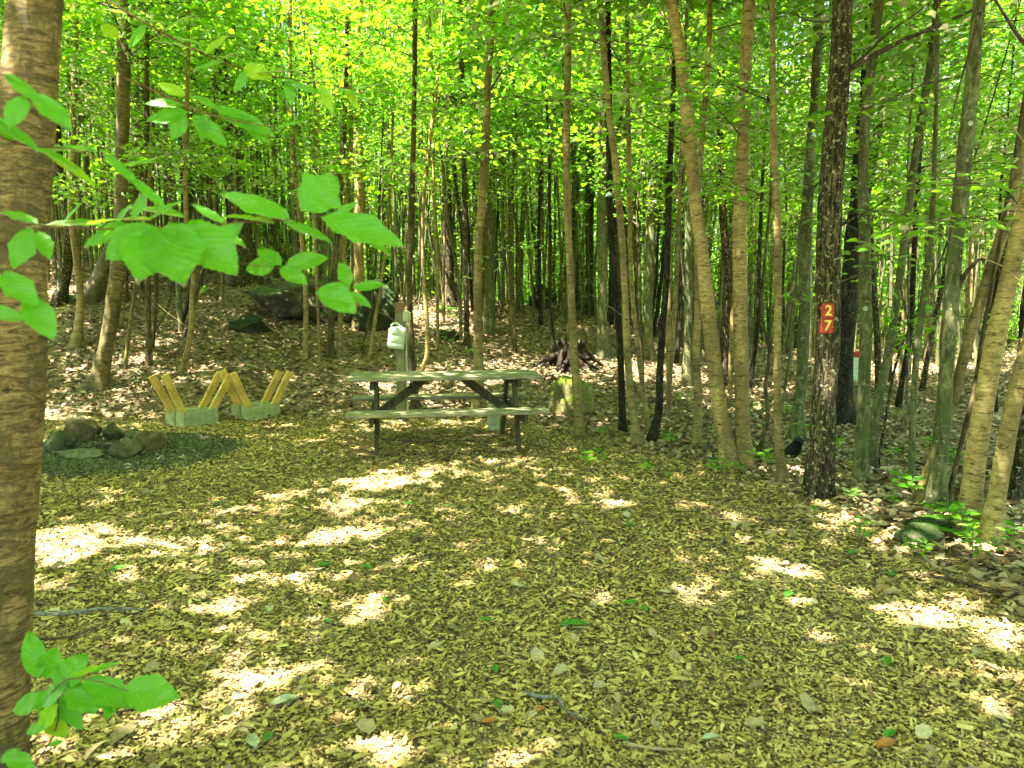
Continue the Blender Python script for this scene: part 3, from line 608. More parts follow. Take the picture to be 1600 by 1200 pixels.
# ---------------------------------------------------------------- unseen trees added so that their crowns shade the clearing
GP = 'unseen trees added to shade the clearing'
g = np.random.default_rng(77); roof = []
for tx in np.arange(-7.5, 8.1, 2.5):
    for ty in np.arange(.2, 11.4, 2.5):
        roof.append((tx + g.uniform(-.5, .5) - 2.9, ty + g.uniform(-.5, .5) - 1.5))
for i, (cx, cy_) in enumerate(roof):
    x, y = cx, cy_
    if y > -1.0 and abs(x) < .74 * max(y, 0) + 1.6:
        sx = -1 if cx < -.3 else 1; x = sx * (.74 * max(y, 0) + 1.9); y -= .8
    z0 = thf(x, y); o = empty('shade_tree', (x, y, z0), label='unseen tall slender tree added beside the clearing, leafy top shading it', cat='tree', group=GP)
    dx, dy = cx - x, cy_ - y
    rr = [[0, 0, -.2, .12], [0, 0, 1, .10], [dx * .12, dy * .12, 4.5, .085], [dx * .55, dy * .55, 7.5, .06], [dx, dy, 11.0, .02]]
    link('trunk', trunk_mesh(rr, 12, 30, .05, .4, i, 3), o, BARK['tan' if i % 2 else 'grey'])
    fx = lambda z, dx=dx, dy=dy: (dx * (.8 + .2 * min(1, (z - 7) / 4)), dy * (.8 + .2 * min(1, (z - 7) / 4)))
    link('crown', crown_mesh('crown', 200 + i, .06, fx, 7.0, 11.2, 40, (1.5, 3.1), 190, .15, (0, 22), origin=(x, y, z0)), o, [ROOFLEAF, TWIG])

for i, (tx, ty) in enumerate([(a_ + g.uniform(-.7, .7), b_ + g.uniform(-.6, .6)) for a_ in np.arange(-10.5, 1, 2.3) for b_ in (11.9, 13.9, 16.0)]):  # trees added so that their crowns above the view shade the slope
    pxx = CX + F * tx / ty
    if 470 < pxx < 700 or th(tx, ty) < .2: continue
    z0 = thf(tx, ty); o = empty('slope_tree', (tx, ty, z0), label='slender trunk added on the leaf covered slope, its leafy top above the view shading it', cat='tree', group='slender trees standing on the slope')
    lx, r_ = g.normal(0, .25), g.uniform(.03, .06)
    rr = [[0, 0, -.2, r_], [lx * .1, 0, 1, r_ * .9], [lx * .5, 0, 4.5, r_ * .8], [lx, 0, 7.5, r_ * .5], [lx, 0, 9.6, .01]]
    link('trunk', trunk_mesh(rr, 10, 30, .05, .4, 70 + i, 5), o, BARK[('tan', 'dark', 'brown', 'grey')[i % 4]])
    link('crown', crown_mesh('crown', 700 + i, .04, (lambda z, lx=lx: (lx, 0.0)), 4.6, 9.6, 42, (1.3, 2.7), 190, .115, (0, 25), origin=(tx, ty, z0)), o, [LEAF, TWIG])

# ---------------------------------------------------------------- dense stand of thin trees behind
kinds = []
for i in range(9):
    g = np.random.default_rng(500 + i); h = g.uniform(7.5, 11.5); lean = g.normal(0, .035); r = g.uniform(.02, .05) if i < 7 else g.uniform(.09, .12)
    rr = [[0, 0, -.3, r * 1.1]]; x = 0; yv = 0
    for z in np.linspace(0, h, 9): rr.append([x, yv, z, r * (1 - .75 * z / h)]); x += lean * h / 8 + g.normal(0, .05); yv += g.normal(0, .06)
    A = np.array(rr); fx = lambda z, A=A: (float(np.interp(z, A[:, 2], A[:, 0])), float(np.interp(z, A[:, 2], A[:, 1])))
    tm = trunk_mesh(rr, 8, 26, .05, .3, i, 7)
    cm = crown_mesh('crown', 600 + i, r, fx, h * g.uniform(.26, .46), h, 44, (.8, 2.0), 100, .088, (12, 48))
    kinds.append((tm, cm, h))
BK = ['grey', 'tan', 'dark', 'brown', 'black', 'grey', 'tan', 'dark', 'grey']
protos = []
for (tm, cm, h), bk in zip(kinds, BK):
    tm.materials.append(BARK[bk]); cm.materials.append(LEAF2 if len(protos) % 2 else LEAF); cm.materials.append(TWIG); protos.append((tm, cm))
g = np.random.default_rng(11); cnt = 0; placed = [(t[2].x, t[2].y) for t in T.values()]
while cnt < 232:
    Y = 9.6 + 19 * g.random() ** .95; u = g.uniform(-.78, .80) if g.random() < .9 else g.uniform(-.1, .3); X = u * Y
    px = CX + F * u
    if u < .16 and Y < 13.5: continue
    if u >= .16 and Y < 9: continue
    if chips_sd(X, Y) > -.8: continue
    if any((X - a) ** 2 + (Y - b_) ** 2 < (.45 if u < .1 else .3) ** 2 for a, b_ in placed): continue
    if 380 < px < 640 and Y < 17.5: continue          # boulder
    placed.append((X, Y)); i = int(g.integers(0, 7)) if g.random() < .9 else int(g.integers(7, 9)); z = thf(X, Y)
    o = empty('slim_tree', (X, Y, z), g.uniform(0, 6.28), label='slim leafy tree in the dense stand that fills the wood behind the clearing', cat='tree', group='slim trees of the dense stand')
    s = g.uniform(.75, 1.2); o.scale = (s, s, s); o.rotation_euler[0] = g.normal(0, .035); o.rotation_euler[1] = g.normal(0, .035)
    for nm, me in (('trunk', protos[i][0]), ('crown', protos[i][1])):
        c_ = bpy.data.objects.new(nm, me); c_.parent = o; col.objects.link(c_)
    cnt += 1

# ---------------------------------------------------------------- far wood (a mass of leaves and stems nobody could count)
def far_wood():
    g = np.random.default_rng(21); nc = 9600
    Yc = 27 + 24 * g.random(nc) ** .9; Xc = g.uniform(-1.0, 1.0, nc) * Yc; hz = th(Xc, Yc)
    Zc = hz + .3 + 19 * g.random(nc) ** 1.4; lo_ = g.random(nc) < .30; Yc = np.where(lo_, 19 + 22 * g.random(nc), Yc); Xc = np.where(lo_, g.uniform(-1.0, 1.0, nc) * Yc, Xc); hz = th(Xc, Yc); Zc = np.where(lo_, hz + .4 + 4.2 * g.random(nc), Zc); Zc = np.where(Yc > 37, np.minimum(Zc, hz + .3 + 6.5 * g.random(nc)), Zc); n_ = 60
    C = np.stack([np.repeat(Xc, n_), np.repeat(Yc, n_), np.repeat(Zc, n_)], -1) + g.normal(0, 1, (nc * n_, 3)) * np.array([.95, .9, .32])
    C[:, 2] = np.maximum(C[:, 2], th(C[:, 0], C[:, 1]) + .1)
    D = g.normal(0, 1, C.shape) * np.array([1, 1, .35]); N_ = g.normal(0, .45, C.shape) + np.array([0, 0, 1]); L_ = g.uniform(.10, .19, len(C))
    V, Qs = leafquads(C, D, N_, L_, L_ * .62); B = []
    for i in range(2900):
        Y = 16.5 + 26 * g.random(); X = g.uniform(-1, 1) * Y; z = thf(X, Y); hh = g.uniform(8, 15); a, b_ = g.normal(0, .06, 2) * hh; r = g.uniform(.014, .045)
        B.append(([(X, Y, z - .3), (X + a * .4 + g.normal(0, .15), Y + b_ * .4, z + hh * .45), (X + a, Y + b_, z + hh)], [r, r * .75, r * .3]))
    bv, bq = branch_quads(B, 6)
    me = fastmesh('far_wood', np.concatenate([V, bv]), np.concatenate([Qs, bq + len(V)]), False, np.concatenate([np.zeros(len(Qs), int), np.ones(len(bq), int)]))
    link('far_wood', me, None, [LEAF, BARK['grey']], kind='stuff', label='sunlit far part of the wood that reads as one mass of leaves and stems', cat='far wood')
far_wood()
def surrounding_wood():  # unseen leaf mass added to cut blue skylight from the sides and behind
    """the same leafy wood beside and behind the camera"""
    g = np.random.default_rng(22); nc = 3200; a = g.uniform(R(-160), R(160), nc) - math.pi / 2; rr = 13 + 9 * g.random(nc)
    k = np.abs(np.arctan2(rr * np.cos(a), rr * np.sin(a) + 3)) > R(44); a, rr = a[k], rr[k]
    Xc, Yc = rr * np.cos(a), 3 + rr * np.sin(a); Zc = th(Xc, Yc) + .4 + 13 * g.random(len(a)) ** 1.1; n_ = 40
    C = np.stack([np.repeat(Xc, n_), np.repeat(Yc, n_), np.repeat(Zc, n_)], -1) + g.normal(0, 1, (len(a) * n_, 3)) * np.array([.9, .9, .35])
    C[:, 2] = np.maximum(C[:, 2], th(C[:, 0], C[:, 1]) + .1); D = g.normal(0, 1, C.shape) * np.array([1, 1, .35]); N_ = g.normal(0, .45, C.shape) + np.array([0, 0, 1]); L_ = g.uniform(.13, .22, len(C))
    V, Qs = leafquads(C, D, N_, L_, L_ * .62)
    link('surrounding_wood', fastmesh('surrounding_wood', V, Qs), None, LEAF, kind='stuff', label='unseen leafy wood added around the clearing to cut skylight', cat='wood')
surrounding_wood()

# ---------------------------------------------------------------- materials of the objects
def woodmat(name, dark, mid, light, scale=1.0, axis=0, rough=.85, stain=None):
    m, n, l, b = newmat(name); v = objc(n); sc = [14, 14, 14]; sc[axis] = 1.0
    f = noisef(n, l, mapping(n, l, v, tuple(sc)), 5 * scale, 6, .7, .5)
    c = ramp(n, l, f, [(.3, dark), (.5, mid), (.7, light)])
    f2 = noisef(n, l, v, 3.5, 4, .6); c = mixc(n, l, 1.0, c, ramp(n, l, f2, [(.35, (.7, .72, .68)), (.65, (1.08, 1.08, 1.05))]), 'MULTIPLY')
    if stain: c = mixc(n, l, ramp(n, l, noisef(n, l, v, 9, 4, .7), [(.55, (0, 0, 0)), (.72, (.7, .7, .7))]), c, stain)
    l.new(c, b.inputs['Base Color']); b.inputs['Roughness'].default_value = rough; b.inputs['Specular IOR Level'].default_value = .2
    bump(n, l, f, b, .6, .004); return m
TABLE = woodmat('weathered_grey_wood', (.10, .09, .05), (.27, .25, .155), (.45, .42, .29), 1, 0, .85, (.14, .17, .07))
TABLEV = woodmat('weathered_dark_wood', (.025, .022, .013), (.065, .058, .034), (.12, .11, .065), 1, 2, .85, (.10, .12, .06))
POSTM = woodmat('post_wood', (.11, .10, .055), (.22, .20, .11), (.34, .31, .18), 1, 2)
STAKE = woodmat('fresh_yellow_pine', (.50, .27, .06), (.70, .42, .10), (.80, .54, .17), .7, 2, .7)
def plain(name, c, rough=.5, spec=.4, nz=0.0, nscale=30, var=None, bmp=0.0):
    m, n, l, b = newmat(name); v = objc(n)
    c2 = tuple(min(1, x * .72) for x in c) if var is None else var
    f = noisef(n, l, v, nscale, 5, .65); l.new(ramp(n, l, f, [(.35, c2), (.62, c)]), b.inputs['Base Color'])
    b.inputs['Roughness'].default_value = rough; b.inputs['Specular IOR Level'].default_value = spec
    if bmp: bump(n, l, noisef(n, l, v, nscale * 4, 4, .7), b, bmp, .004)
    return m
BLOCK = plain('concrete_block_grey', (.42, .42, .21), .95, .15, nscale=14, var=(.26, .27, .13), bmp=.8)
def rockmat(name, dark, light, moss=(.05, .08, .02), mossamt=.5, sc=4):
    m, n, l, b = newmat(name); v = objc(n)
    f = noisef(n, l, v, sc, 8, .7, .4); c = ramp(n, l, f, [(.32, dark), (.66, light)])
    sp = noisef(n, l, v, sc * 9, 4, .8); c = mixc(n, l, ramp(n, l, sp, [(.6, (0, 0, 0)), (.68, (.5, .5, .5))]), c, tuple(min(1, x * 1.8) for x in light))
    g = n.new('ShaderNodeNewGeometry'); sx = n.new('ShaderNodeSeparateXYZ'); l.new(g.outputs['Normal'], sx.inputs[0])
    mm = n.new('ShaderNodeMath'); mm.operation = 'MULTIPLY_ADD'; mm.inputs[1].default_value = .35; l.new(sx.outputs[2], mm.inputs[0]); l.new(noisef(n, l, v, sc * 1.3, 5, .7), mm.inputs[2])
    k = ramp(n, l, mm.outputs[0], [(.95 - mossamt * .5, (0, 0, 0)), (1.05 - mossamt * .5, (1, 1, 1))])
    mc = ramp(n, l, noisef(n, l, v, 40, 4, .7), [(.3, tuple(x * .5 for x in moss)), (.7, tuple(x * 1.5 for x in moss))])
    l.new(mixc(n, l, k, c, mc), b.inputs['Base Color']); b.inputs['Roughness'].default_value = .9; b.inputs['Specular IOR Level'].default_value = .2
    bump(n, l, noisef(n, l, v, sc * 5, 8, .7), b, .8, .03); return m
ROCK = rockmat('fire_ring_stone', (.04, .04, .02), (.14, .13, .065), mossamt=.2, sc=7)
ROCKB = rockmat('brown_stone', (.07, .05, .028), (.19, .14, .08), mossamt=.15, sc=7)
ROCKG = rockmat('pale_grey_stone', (.07, .072, .04), (.19, .19, .11), mossamt=.0, sc=7)
BOULD = rockmat('mossy_boulder_stone', (.015, .014, .008), (.085, .075, .045), (.05, .075, .022), .45, 2.2)
BOULDM = rockmat('moss_covered_stone', (.015, .02, .01), (.06, .062, .03), (.022, .036, .010), .85, 2.5)
MOSSY = rockmat('bright_moss_stone', (.06, .06, .025), (.30, .27, .10), (.13, .17, .015), .8, 3)
ROT = rockmat('rotten_wood', (.008, .006, .003), (.035, .024, .012), (.03, .05, .015), .2, 6)

# ---------------------------------------------------------------- picnic table
def picnic_table():
    L = 1.93; rt = empty('picnic_table', (-.71, 8.0, thf(-.71, 8.0)), R(9), label='weathered grey green wooden picnic table with attached benches', cat='picnic table')
    t = MB()
    for i in range(5):
        y = -.30 + i * .15; dz = random.uniform(-.004, .004); t.box((random.uniform(-.012, .012), y, .742 + dz), (L, .138, .038), None, .006, .0018)
    t.build('tabletop', TABLE, rt)
    for s in (-1, 1):
        b_ = MB(); b_.box((.0, s * .64 - .068, .437), (L + .02, .128, .038), None, .006, .002); b_.box((.01, s * .64 + .068, .437), (L, .128, .038), None, .006, .002)
        b_.build('bench_seat', TABLE, rt)
    for sx in (-1, 1):
        x = sx * .70
        for sy in (-1, 1):
            g = MB(); g.beam((x, sy * .60, -.02), (x, sy * .235, .72), .038, .092, (sy * .0, 1, 0)); g.build('leg', TABLEV, rt)
        g = MB(); g.beam((x + sx * .040, -.76, .37), (x + sx * .040, .76, .37), .038, .09); g.build('bench_support', TABLEV, rt)
        g = MB(); g.beam((x + sx * .040, -.35, .677), (x + sx * .040, .35, .677), .038, .088); g.build('top_support', TABLEV, rt)
        g = MB(); g.beam((x - sx * .02, 0, .35), (x - sx * .50, 0, .71), .088, .038, (0, 1, 0)); g.build('diagonal_brace', TABLEV, rt)
    return rt
picnic_table()

# ---------------------------------------------------------------- post with outlet, jug, canister
pb = hit(627, 646); PD = pb.y; ps = PD / F
po = empty('wooden_post', pb, R(4), label='square wooden post with a red painted top, a conduit and an outlet box', cat='post')
ptop = (at(627, 472, PD) - pb).z
mb = MB(); mb.box((0, 0, (ptop - .14) / 2 - .12), (.115, .115, ptop - .14 + .24), None, .006); mb.build('post', POSTM, po)
mb = MB(); mb.box((0, 0, ptop - .07), (.116, .116, .14), None, .006); mb.build('painted_top', plain('faded_red_paint', (.26, .11, .055), .8, .2, nscale=18, var=(.17, .14, .08)), po)
GREYPL = plain('grey_green_plastic', (.50, .54, .34), .5, .4, nscale=6)
bz = (at(634, 494, PD) - pb).z
mb = MB(); mb.tube([(.078, -.02, -.05), (.078, -.02, bz - .06)], .0155, 12); mb.tube([(.078, -.02, .45), (.078, -.02, .48)], .021, 12); mb.build('conduit', GREYPL, po, smooth=False)
mb = MB(); mb.box((.082, -.04, bz), (.075, .085, .135), None, .008); ob = mb.build('outlet_box', GREYPL, po)
mb = MB(); mb.box((.130, -.03, bz - .002), (.024, .075, .105), None, .004); mb.build('outlet_cover', plain('yellow_cover', (.60, .55, .18), .6, .3, nscale=20), ob)
def jug():
    D = PD - .14; c = at(620, 526, D); o = empty('plastic_jug', c, R(6), label='white plastic jug hanging by its handle from the wooden post', cat='jug')
    o.rotation_euler = (0, R(9), R(14))
    W, Dp, Hh = .215, .15, .31; mb = MB(); secs = [(-.5, .80), (-.485, .94), (-.46, 1), (-.30, 1), (-.29, .985), (-.27, .985), (-.26, 1), (.02, 1), (.03, .985), (.05, .985), (.06, 1), (.22, 1.0), (.30, .97), (.36, .86), (.40, .66), (.43, .42)]
    n_ = 28; rings = []
    for z, s_ in secs:
        rg = []
        for k in range(n_):
            a = 2 * math.pi * k / n_; ca, sa = math.cos(a), math.sin(a); e = .42
            x = W / 2 * s_ * math.copysign(abs(ca) ** e, ca); y = Dp / 2 * s_ * math.copysign(abs(sa) ** e, sa)
            if z > .3: x += (.30 - z) * -.22
            rg.append((x, y, z * Hh))
        rings.append(rg)
    fs = [(i * n_ + k, i * n_ + (k + 1) % n_, (i + 1) * n_ + (k + 1) % n_, (i + 1) * n_ + k) for i in range(len(secs) - 1) for k in range(n_)] + [tuple(range(n_))[::-1], tuple((len(secs) - 1) * n_ + k for k in range(n_))]
    mb.add([p for r_ in rings for p in r_], fs)
    JM, n, l, b = newmat('milky_plastic'); b.inputs['Base Color'].default_value = (.50, .56, .42, 1); b.inputs['Roughness'].default_value = .4; b.inputs['Subsurface Weight'].default_value = .25; b.inputs['Subsurface Radius'].default_value = (.05, .05, .05)
    mb.build('body', JM, o, smooth=True)
    mb = MB(); mb.tube([(-.085, 0, .09), (-.088, 0, .135), (-.07, 0, .160), (-.03, 0, .168), (.01, 0, .158), (.03, 0, .13)], .013, 10); mb.build('handle', JM, o, smooth=True)
    mb = MB(); mb.tube([(.035, 0, .125), (.035, 0, .152)], .024, 16); mb.build('cap', plain('cap_plastic', (.70, .76, .68), .4), o)
jug()
def canister():
    p = hit(771, 673); o = empty('canister', p, R(20), label='pale green ribbed canister on the ground behind the right half of the picnic table', cat='canister')
    mb = MB(); prof = [(.0, .062), (.012, .068)]; z = .012
    for i in range(5): prof += [(z + .010, .071), (z + .040, .071), (z + .046, .067), (z + .052, .067)]; z += .052
    prof += [(.285, .071), (.295, .064)]; n_ = 24
    V = [(r * math.cos(2 * math.pi * k / n_), r * math.sin(2 * math.pi * k / n_), zz) for zz, r in prof for k in range(n_)]
    fs = [(i * n_ + k, i * n_ + (k + 1) % n_, (i + 1) * n_ + (k + 1) % n_, (i + 1) * n_ + k) for i in range(len(prof) - 1) for k in range(n_)] + [tuple(range(n_))[::-1]]
    PM = plain('pale_green_plastic', (.58, .62, .32), .45, .4, nscale=8)
    mb.add(V, fs); mb.build('body', PM, o, smooth=False)
    mb = MB(); mb.tube([(0, 0, .292), (0, 0, .306)], .069, 24); mb.build('lid', PM, o)
canister()

# ---------------------------------------------------------------- concrete blocks holding yellow stakes
def block_mesh(L, W, Hh):
    """open topped two celled concrete block: outer shell, web and two cavities"""
    mb = MB(); t = .032; zt = Hh
    xs = [0, t, L / 2 - t / 2, L / 2 + t / 2, L - t, L]; ys = [0, t, W - t, W]
    for i in range(5):
        for j in range(3):
            if i in (1, 3) and j == 1: continue
            mb.add([(xs[i], ys[j], zt), (xs[i + 1], ys[j], zt), (xs[i + 1], ys[j + 1], zt), (xs[i], ys[j + 1], zt)], [(0, 1, 2, 3)])
    def quad(a, b, c, d): mb.add([a, b, c, d], [(0, 1, 2, 3)])
    quad((0, 0, 0), (L, 0, 0), (L, 0, zt), (0, 0, zt)); quad((L, 0, 0), (L, W, 0), (L, W, zt), (L, 0, zt)); quad((L, W, 0), (0, W, 0), (0, W, zt), (L, W, zt)); quad((0, W, 0), (0, 0, 0), (0, 0, zt), (0, W, zt))
    for i in (1, 3):
        a, b_, c, d = xs[i], xs[i + 1], ys[1], ys[2]; z0 = .015
        quad((a, c, z0), (a, c, zt), (b_, c, zt), (b_, c, z0)); quad((b_, c, z0), (b_, c, zt), (b_, d, zt), (b_, d, z0)); quad((b_, d, z0), (b_, d, zt), (a, d, zt), (a, d, z0)); quad((a, d, z0), (a, d, zt), (a, c, zt), (a, c, z0)); quad((a, c, z0), (b_, c, z0), (b_, d, z0), (a, d, z0))
    return mb
BL, BW, BH = .44, .205, .205
def block_pair(px, py, psi, side, labels, slabels):
    c0 = hit(px, py); e = Vector((math.cos(psi), math.sin(psi), 0)); w = Vector((-math.sin(psi), math.cos(psi), 0))
    for k in (0, 1):
        p = c0 + w * (k * (BW + .014)) + e * (k * -.015); p.z = c0.z - .012
        o = empty('concrete_block', p, psi + R(1.5 * k), label=labels[k], cat='concrete block', group='concrete blocks that hold wooden stakes')
        block_mesh(BL, BW, BH).build('block', BLOCK, o)
        for q in (0, 1):
            lean = R(-24 if q == 0 else 33) + R(random.uniform(-3, 3)); xb = .095 if q == 0 else BL - .095
            Ls = .66 + random.uniform(-.02, .03); st = MB(); st.box((0, 0, Ls / 2), (.088, .038, Ls), None, .003)
            off = p + e * xb + w * (BW / 2 + (.01 if q else -.01)); off.z += .035
            so = st.build('wooden_stake', STAKE, None, off - e * (math.sin(lean) * .02), label=slabels[k][q], cat='wooden stake', group='yellow wooden stakes in the concrete blocks')
            so.rotation_mode = 'QUATERNION'; from mathutils import Quaternion
            so.rotation_quaternion = Quaternion((0, 0, 1), psi) @ Quaternion((0, 1, 0), lean)
block_pair(288, 669, R(50), 'l', ['front concrete block of the left pair, nearest the fire ring', 'rear concrete block of the left pair, half hidden by the front one'],
           [['left leaning yellow stake in the front block of the left pair', 'right leaning yellow stake in the front block of the left pair, near the other pair'], ['left leaning stake in the rear block of the left pair, leftmost of all the stakes', 'right leaning stake in the rear block of the left pair']])
block_pair(390, 659, R(48), 'r', ['front concrete block of the right pair, nearest the picnic table', 'rear concrete block of the right pair, half hidden by the front one'],
           [['left leaning yellow stake in the front block of the right pair', 'right leaning stake in the front block of the right pair, nearest the picnic table'], ['left leaning stake in the rear block of the right pair', 'right leaning stake in the rear block of the right pair']])

# ---------------------------------------------------------------- stones and boulders
import bmesh
def rock(name, p, size, mat, seed, label=None, cat='stone', group=None, rz=0.0, rough=.22, cuts=7, sub=4, sink=.15, tilt=(0, 0), mesh=False, sharp=.0):
    g = np.random.default_rng(seed); bm = bmesh.new(); bmesh.ops.create_icosphere(bm, subdivisions=sub, radius=1)
    pl = [(Vector(g.normal(0, 1, 3)).normalized(), g.uniform(.55, .85)) for _ in range(cuts)]
    sx, sy, sz = size; o3 = Vector(g.uniform(0, 50, 3))
    Rm = Matrix.Rotation(rz, 3, 'Z') @ Matrix.Rotation(tilt[0], 3, 'X') @ Matrix.Rotation(tilt[1], 3, 'Y')
    for v in bm.verts:
        q = v.co.copy()
        for nn, dd in pl:
            e = q.dot(nn) - dd
            if e > 0: q -= nn * e * .9
        q *= 1 + rough * mnoise.noise(q * 1.6 + o3) + rough * .45 * mnoise.noise(q * 4.5 + o3) + rough * .18 * mnoise.noise(q * 13 + o3)
        q = Rm @ Vector((q.x * sx / 2, q.y * sy / 2, q.z * sz / 2)); v.co = q + Vector((0, 0, sz / 2 - sink * sz))
    me = bpy.data.meshes.new(name); bm.to_mesh(me); bm.free(); me.polygons.foreach_set('use_smooth', [True] * len(me.polygons)); me.update()
    return link(name, me, None, mat, p, label=label, cat=cat, group=group)
GR = 'stones of the fire ring'
for i, (px, py, w, h, mt, lb, ti) in enumerate([
    (119, 694, 54, 40, ROCKB, 'round brown stone, tallest of the fire ring', (0, 0)), (171, 693, 34, 30, ROCK, 'small round dark stone at the back of the fire ring', (0, 0)),
    (207, 693, 46, 20, ROCK, 'flat grey stone behind the largest stone of the fire ring', (.1, .1)), (192, 722, 66, 34, ROCK, 'largest flat topped stone at the front right of the fire ring', (0, .08)),
    (228, 710, 52, 34, ROCKB, 'wedge shaped brown stone at the right end of the fire ring', (.2, .3)), (116, 723, 88, 20, ROCKG, 'long flat pale topped slab at the front of the fire ring', (0, .05)),
    (76, 711, 30, 34, ROCKG, 'pale grey stone beside the near birch trunk', (0, 0)), (96, 706, 34, 32, ROCK, 'dark green stone between the pale grey one and the round brown one', (0, .3)),
    (240, 700, 34, 22, ROCK, 'low dark stone at the outer right of the fire ring', (0, 0)), (143, 684, 34, 18, ROCK, 'low flat stone behind the round brown one in the fire ring', (0, 0))]):
    p = hit(px, py); s = p.y / F
    sw = w * s * .95; sh = h * s * 1.15; sd_ = max(sw * .62, sh * 1.0)
    p.y += sd_ * .35; p.z = thf(p.x, p.y)
    rock('stone', p, (sw, sd_, sh), mt, 30 + i, lb, 'stone', GR, random.uniform(-.2, .2), .20, 9, 4, .1, ti)
# gravel bed, ash
fc = hit(178, 709); FX, FY = fc.x + .05, fc.y
def disc(name, cx, cy_, rx, ry, lift, mat, seed, wob=.12, n=64, m_=10, **k):
    g = np.random.default_rng(seed); ph = g.uniform(0, 6.28, 5); V = []; fs = []
    for i in range(m_ + 1):
        for k_ in range(n):
            a = 2 * math.pi * k_ / n; q = i / m_; rr = q * (1 + wob * (math.sin(2 * a + ph[0]) * .4 + math.sin(3 * a + ph[1]) * .4 + math.sin(7 * a + ph[2]) * .25 + math.sin(13 * a + ph[3]) * .15))
            x, y = cx + rx * rr * math.cos(a), cy_ + ry * rr * math.sin(a)
            V.append((x, y, thf(x, y) + lift * (1 - q ** 6) - .012 * (q > .97)))
    for i in range(m_):
        for k_ in range(n): fs.append((i * n + k_, i * n + (k_ + 1) % n, (i + 1) * n + (k_ + 1) % n, (i + 1) * n + k_))
    return link(name, fastmesh(name, V, fs, True), None, mat, **k)
GRAV = plain('dark_gravel', (.15, .145, .09), .9, .2, nscale=70, var=(.045, .044, .026), bmp=1.0)
disc('gravel_bed', FX, FY, 1.15, 1.10, .035, GRAV, 3, kind='structure')
disc('ash_bed', FX - .12, FY + .1, .42, .36, .048, plain('charred_ash', (.035, .032, .028), .95, .1, nscale=40, var=(.008, .008, .007), bmp=1), 4, kind='structure')
n_ = 9000; a = rng.uniform(0, 6.283, n_); q = np.sqrt(rng.uniform(0, 1.05, n_)); X = FX + 1.22 * q * np.cos(a); Y = FY + 1.15 * q * np.sin(a)
V, Qc = scatter_quads(X, Y, th(X, Y) + .04 * (1 - np.clip(q, 0, 1) ** 6) + rng.uniform(0, .008, n_), rng.uniform(.012, .032, n_), rng.uniform(.010, .026, n_), .4, .5)
link('gravel', fastmesh('gravel', V, Qc), None, islandmat('gravel_stone', [(0, (.055, .06, .034)), (.4, (.13, .135, .08)), (.7, (.20, .205, .13)), (.9, (.06, .06, .035)), (1, (.36, .37, .25))]), kind='stuff', label='dark grey green gravel spread round the fire ring', cat='gravel')

def rock_at(px, py, w, h, mat, seed, label, cat='boulder', dr=.75, name='boulder', dy=.3, **k):
    p = hit(px, py); s = p.y / F; sw, sh = w * s, h * s; sd_ = sw * dr; p.y += sd_ * dy; return rock(name, p, (sw, sd_, sh), mat, seed, label, cat, sub=5, rz=0, **k)
rock_at(470, 500, 172, 86, BOULD, 71, 'long dark slanting boulder on the hill left of the moss covered one', tilt=(0, .18), rough=.35, cuts=10, sink=.2)
rock_at(580, 516, 92, 88, BOULDM, 72, 'upright moss covered green boulder left of the wooden post', rough=.3, cuts=8, sink=.15)
rock_at(388, 520, 74, 34, BOULDM, 73, 'low dark mossy rock sticking out of the slope left of the big boulder', cat='rock', name='rock', rough=.3, cuts=9, sink=.25, tilt=(0, .2))
rock_at(893, 648, 72, 80, MOSSY, 74, 'yellow mossy rock in the sun right of the picnic table', cat='rock', name='rock', rough=.25, cuts=6, sink=.2)
rock_at(845, 484, 40, 46, BOULD, 75, 'dark upright rock among thin trunks on the far crest', cat='rock', name='rock', rough=.4, cuts=10)
rock_at(1448, 856, 76, 44, rockmat('green_mossy_stone', (.05, .055, .03), (.13, .13, .07), (.035, .055, .014), .6, 6), 76, 'round mossy rock at the edge of the chips below the leaning birches', cat='rock', name='rock', rough=.2, cuts=6, sink=.25)
rock_at(1470, 836, 96, 38, BOULDM, 77, 'flatter moss covered rock right behind the round mossy one', cat='rock', name='rock', rough=.25, cuts=8, sink=.3)
rock_at(700, 532, 44, 20, BOULD, 78, 'small dark rock in the litter between the post and the tan trunk', cat='rock', name='rock', rough=.35)
rock_at(1440, 768, 34, 30, BOULD, 80, 'dark rock at the foot of the stout grey green trunk', cat='rock', name='rock', rough=.35)
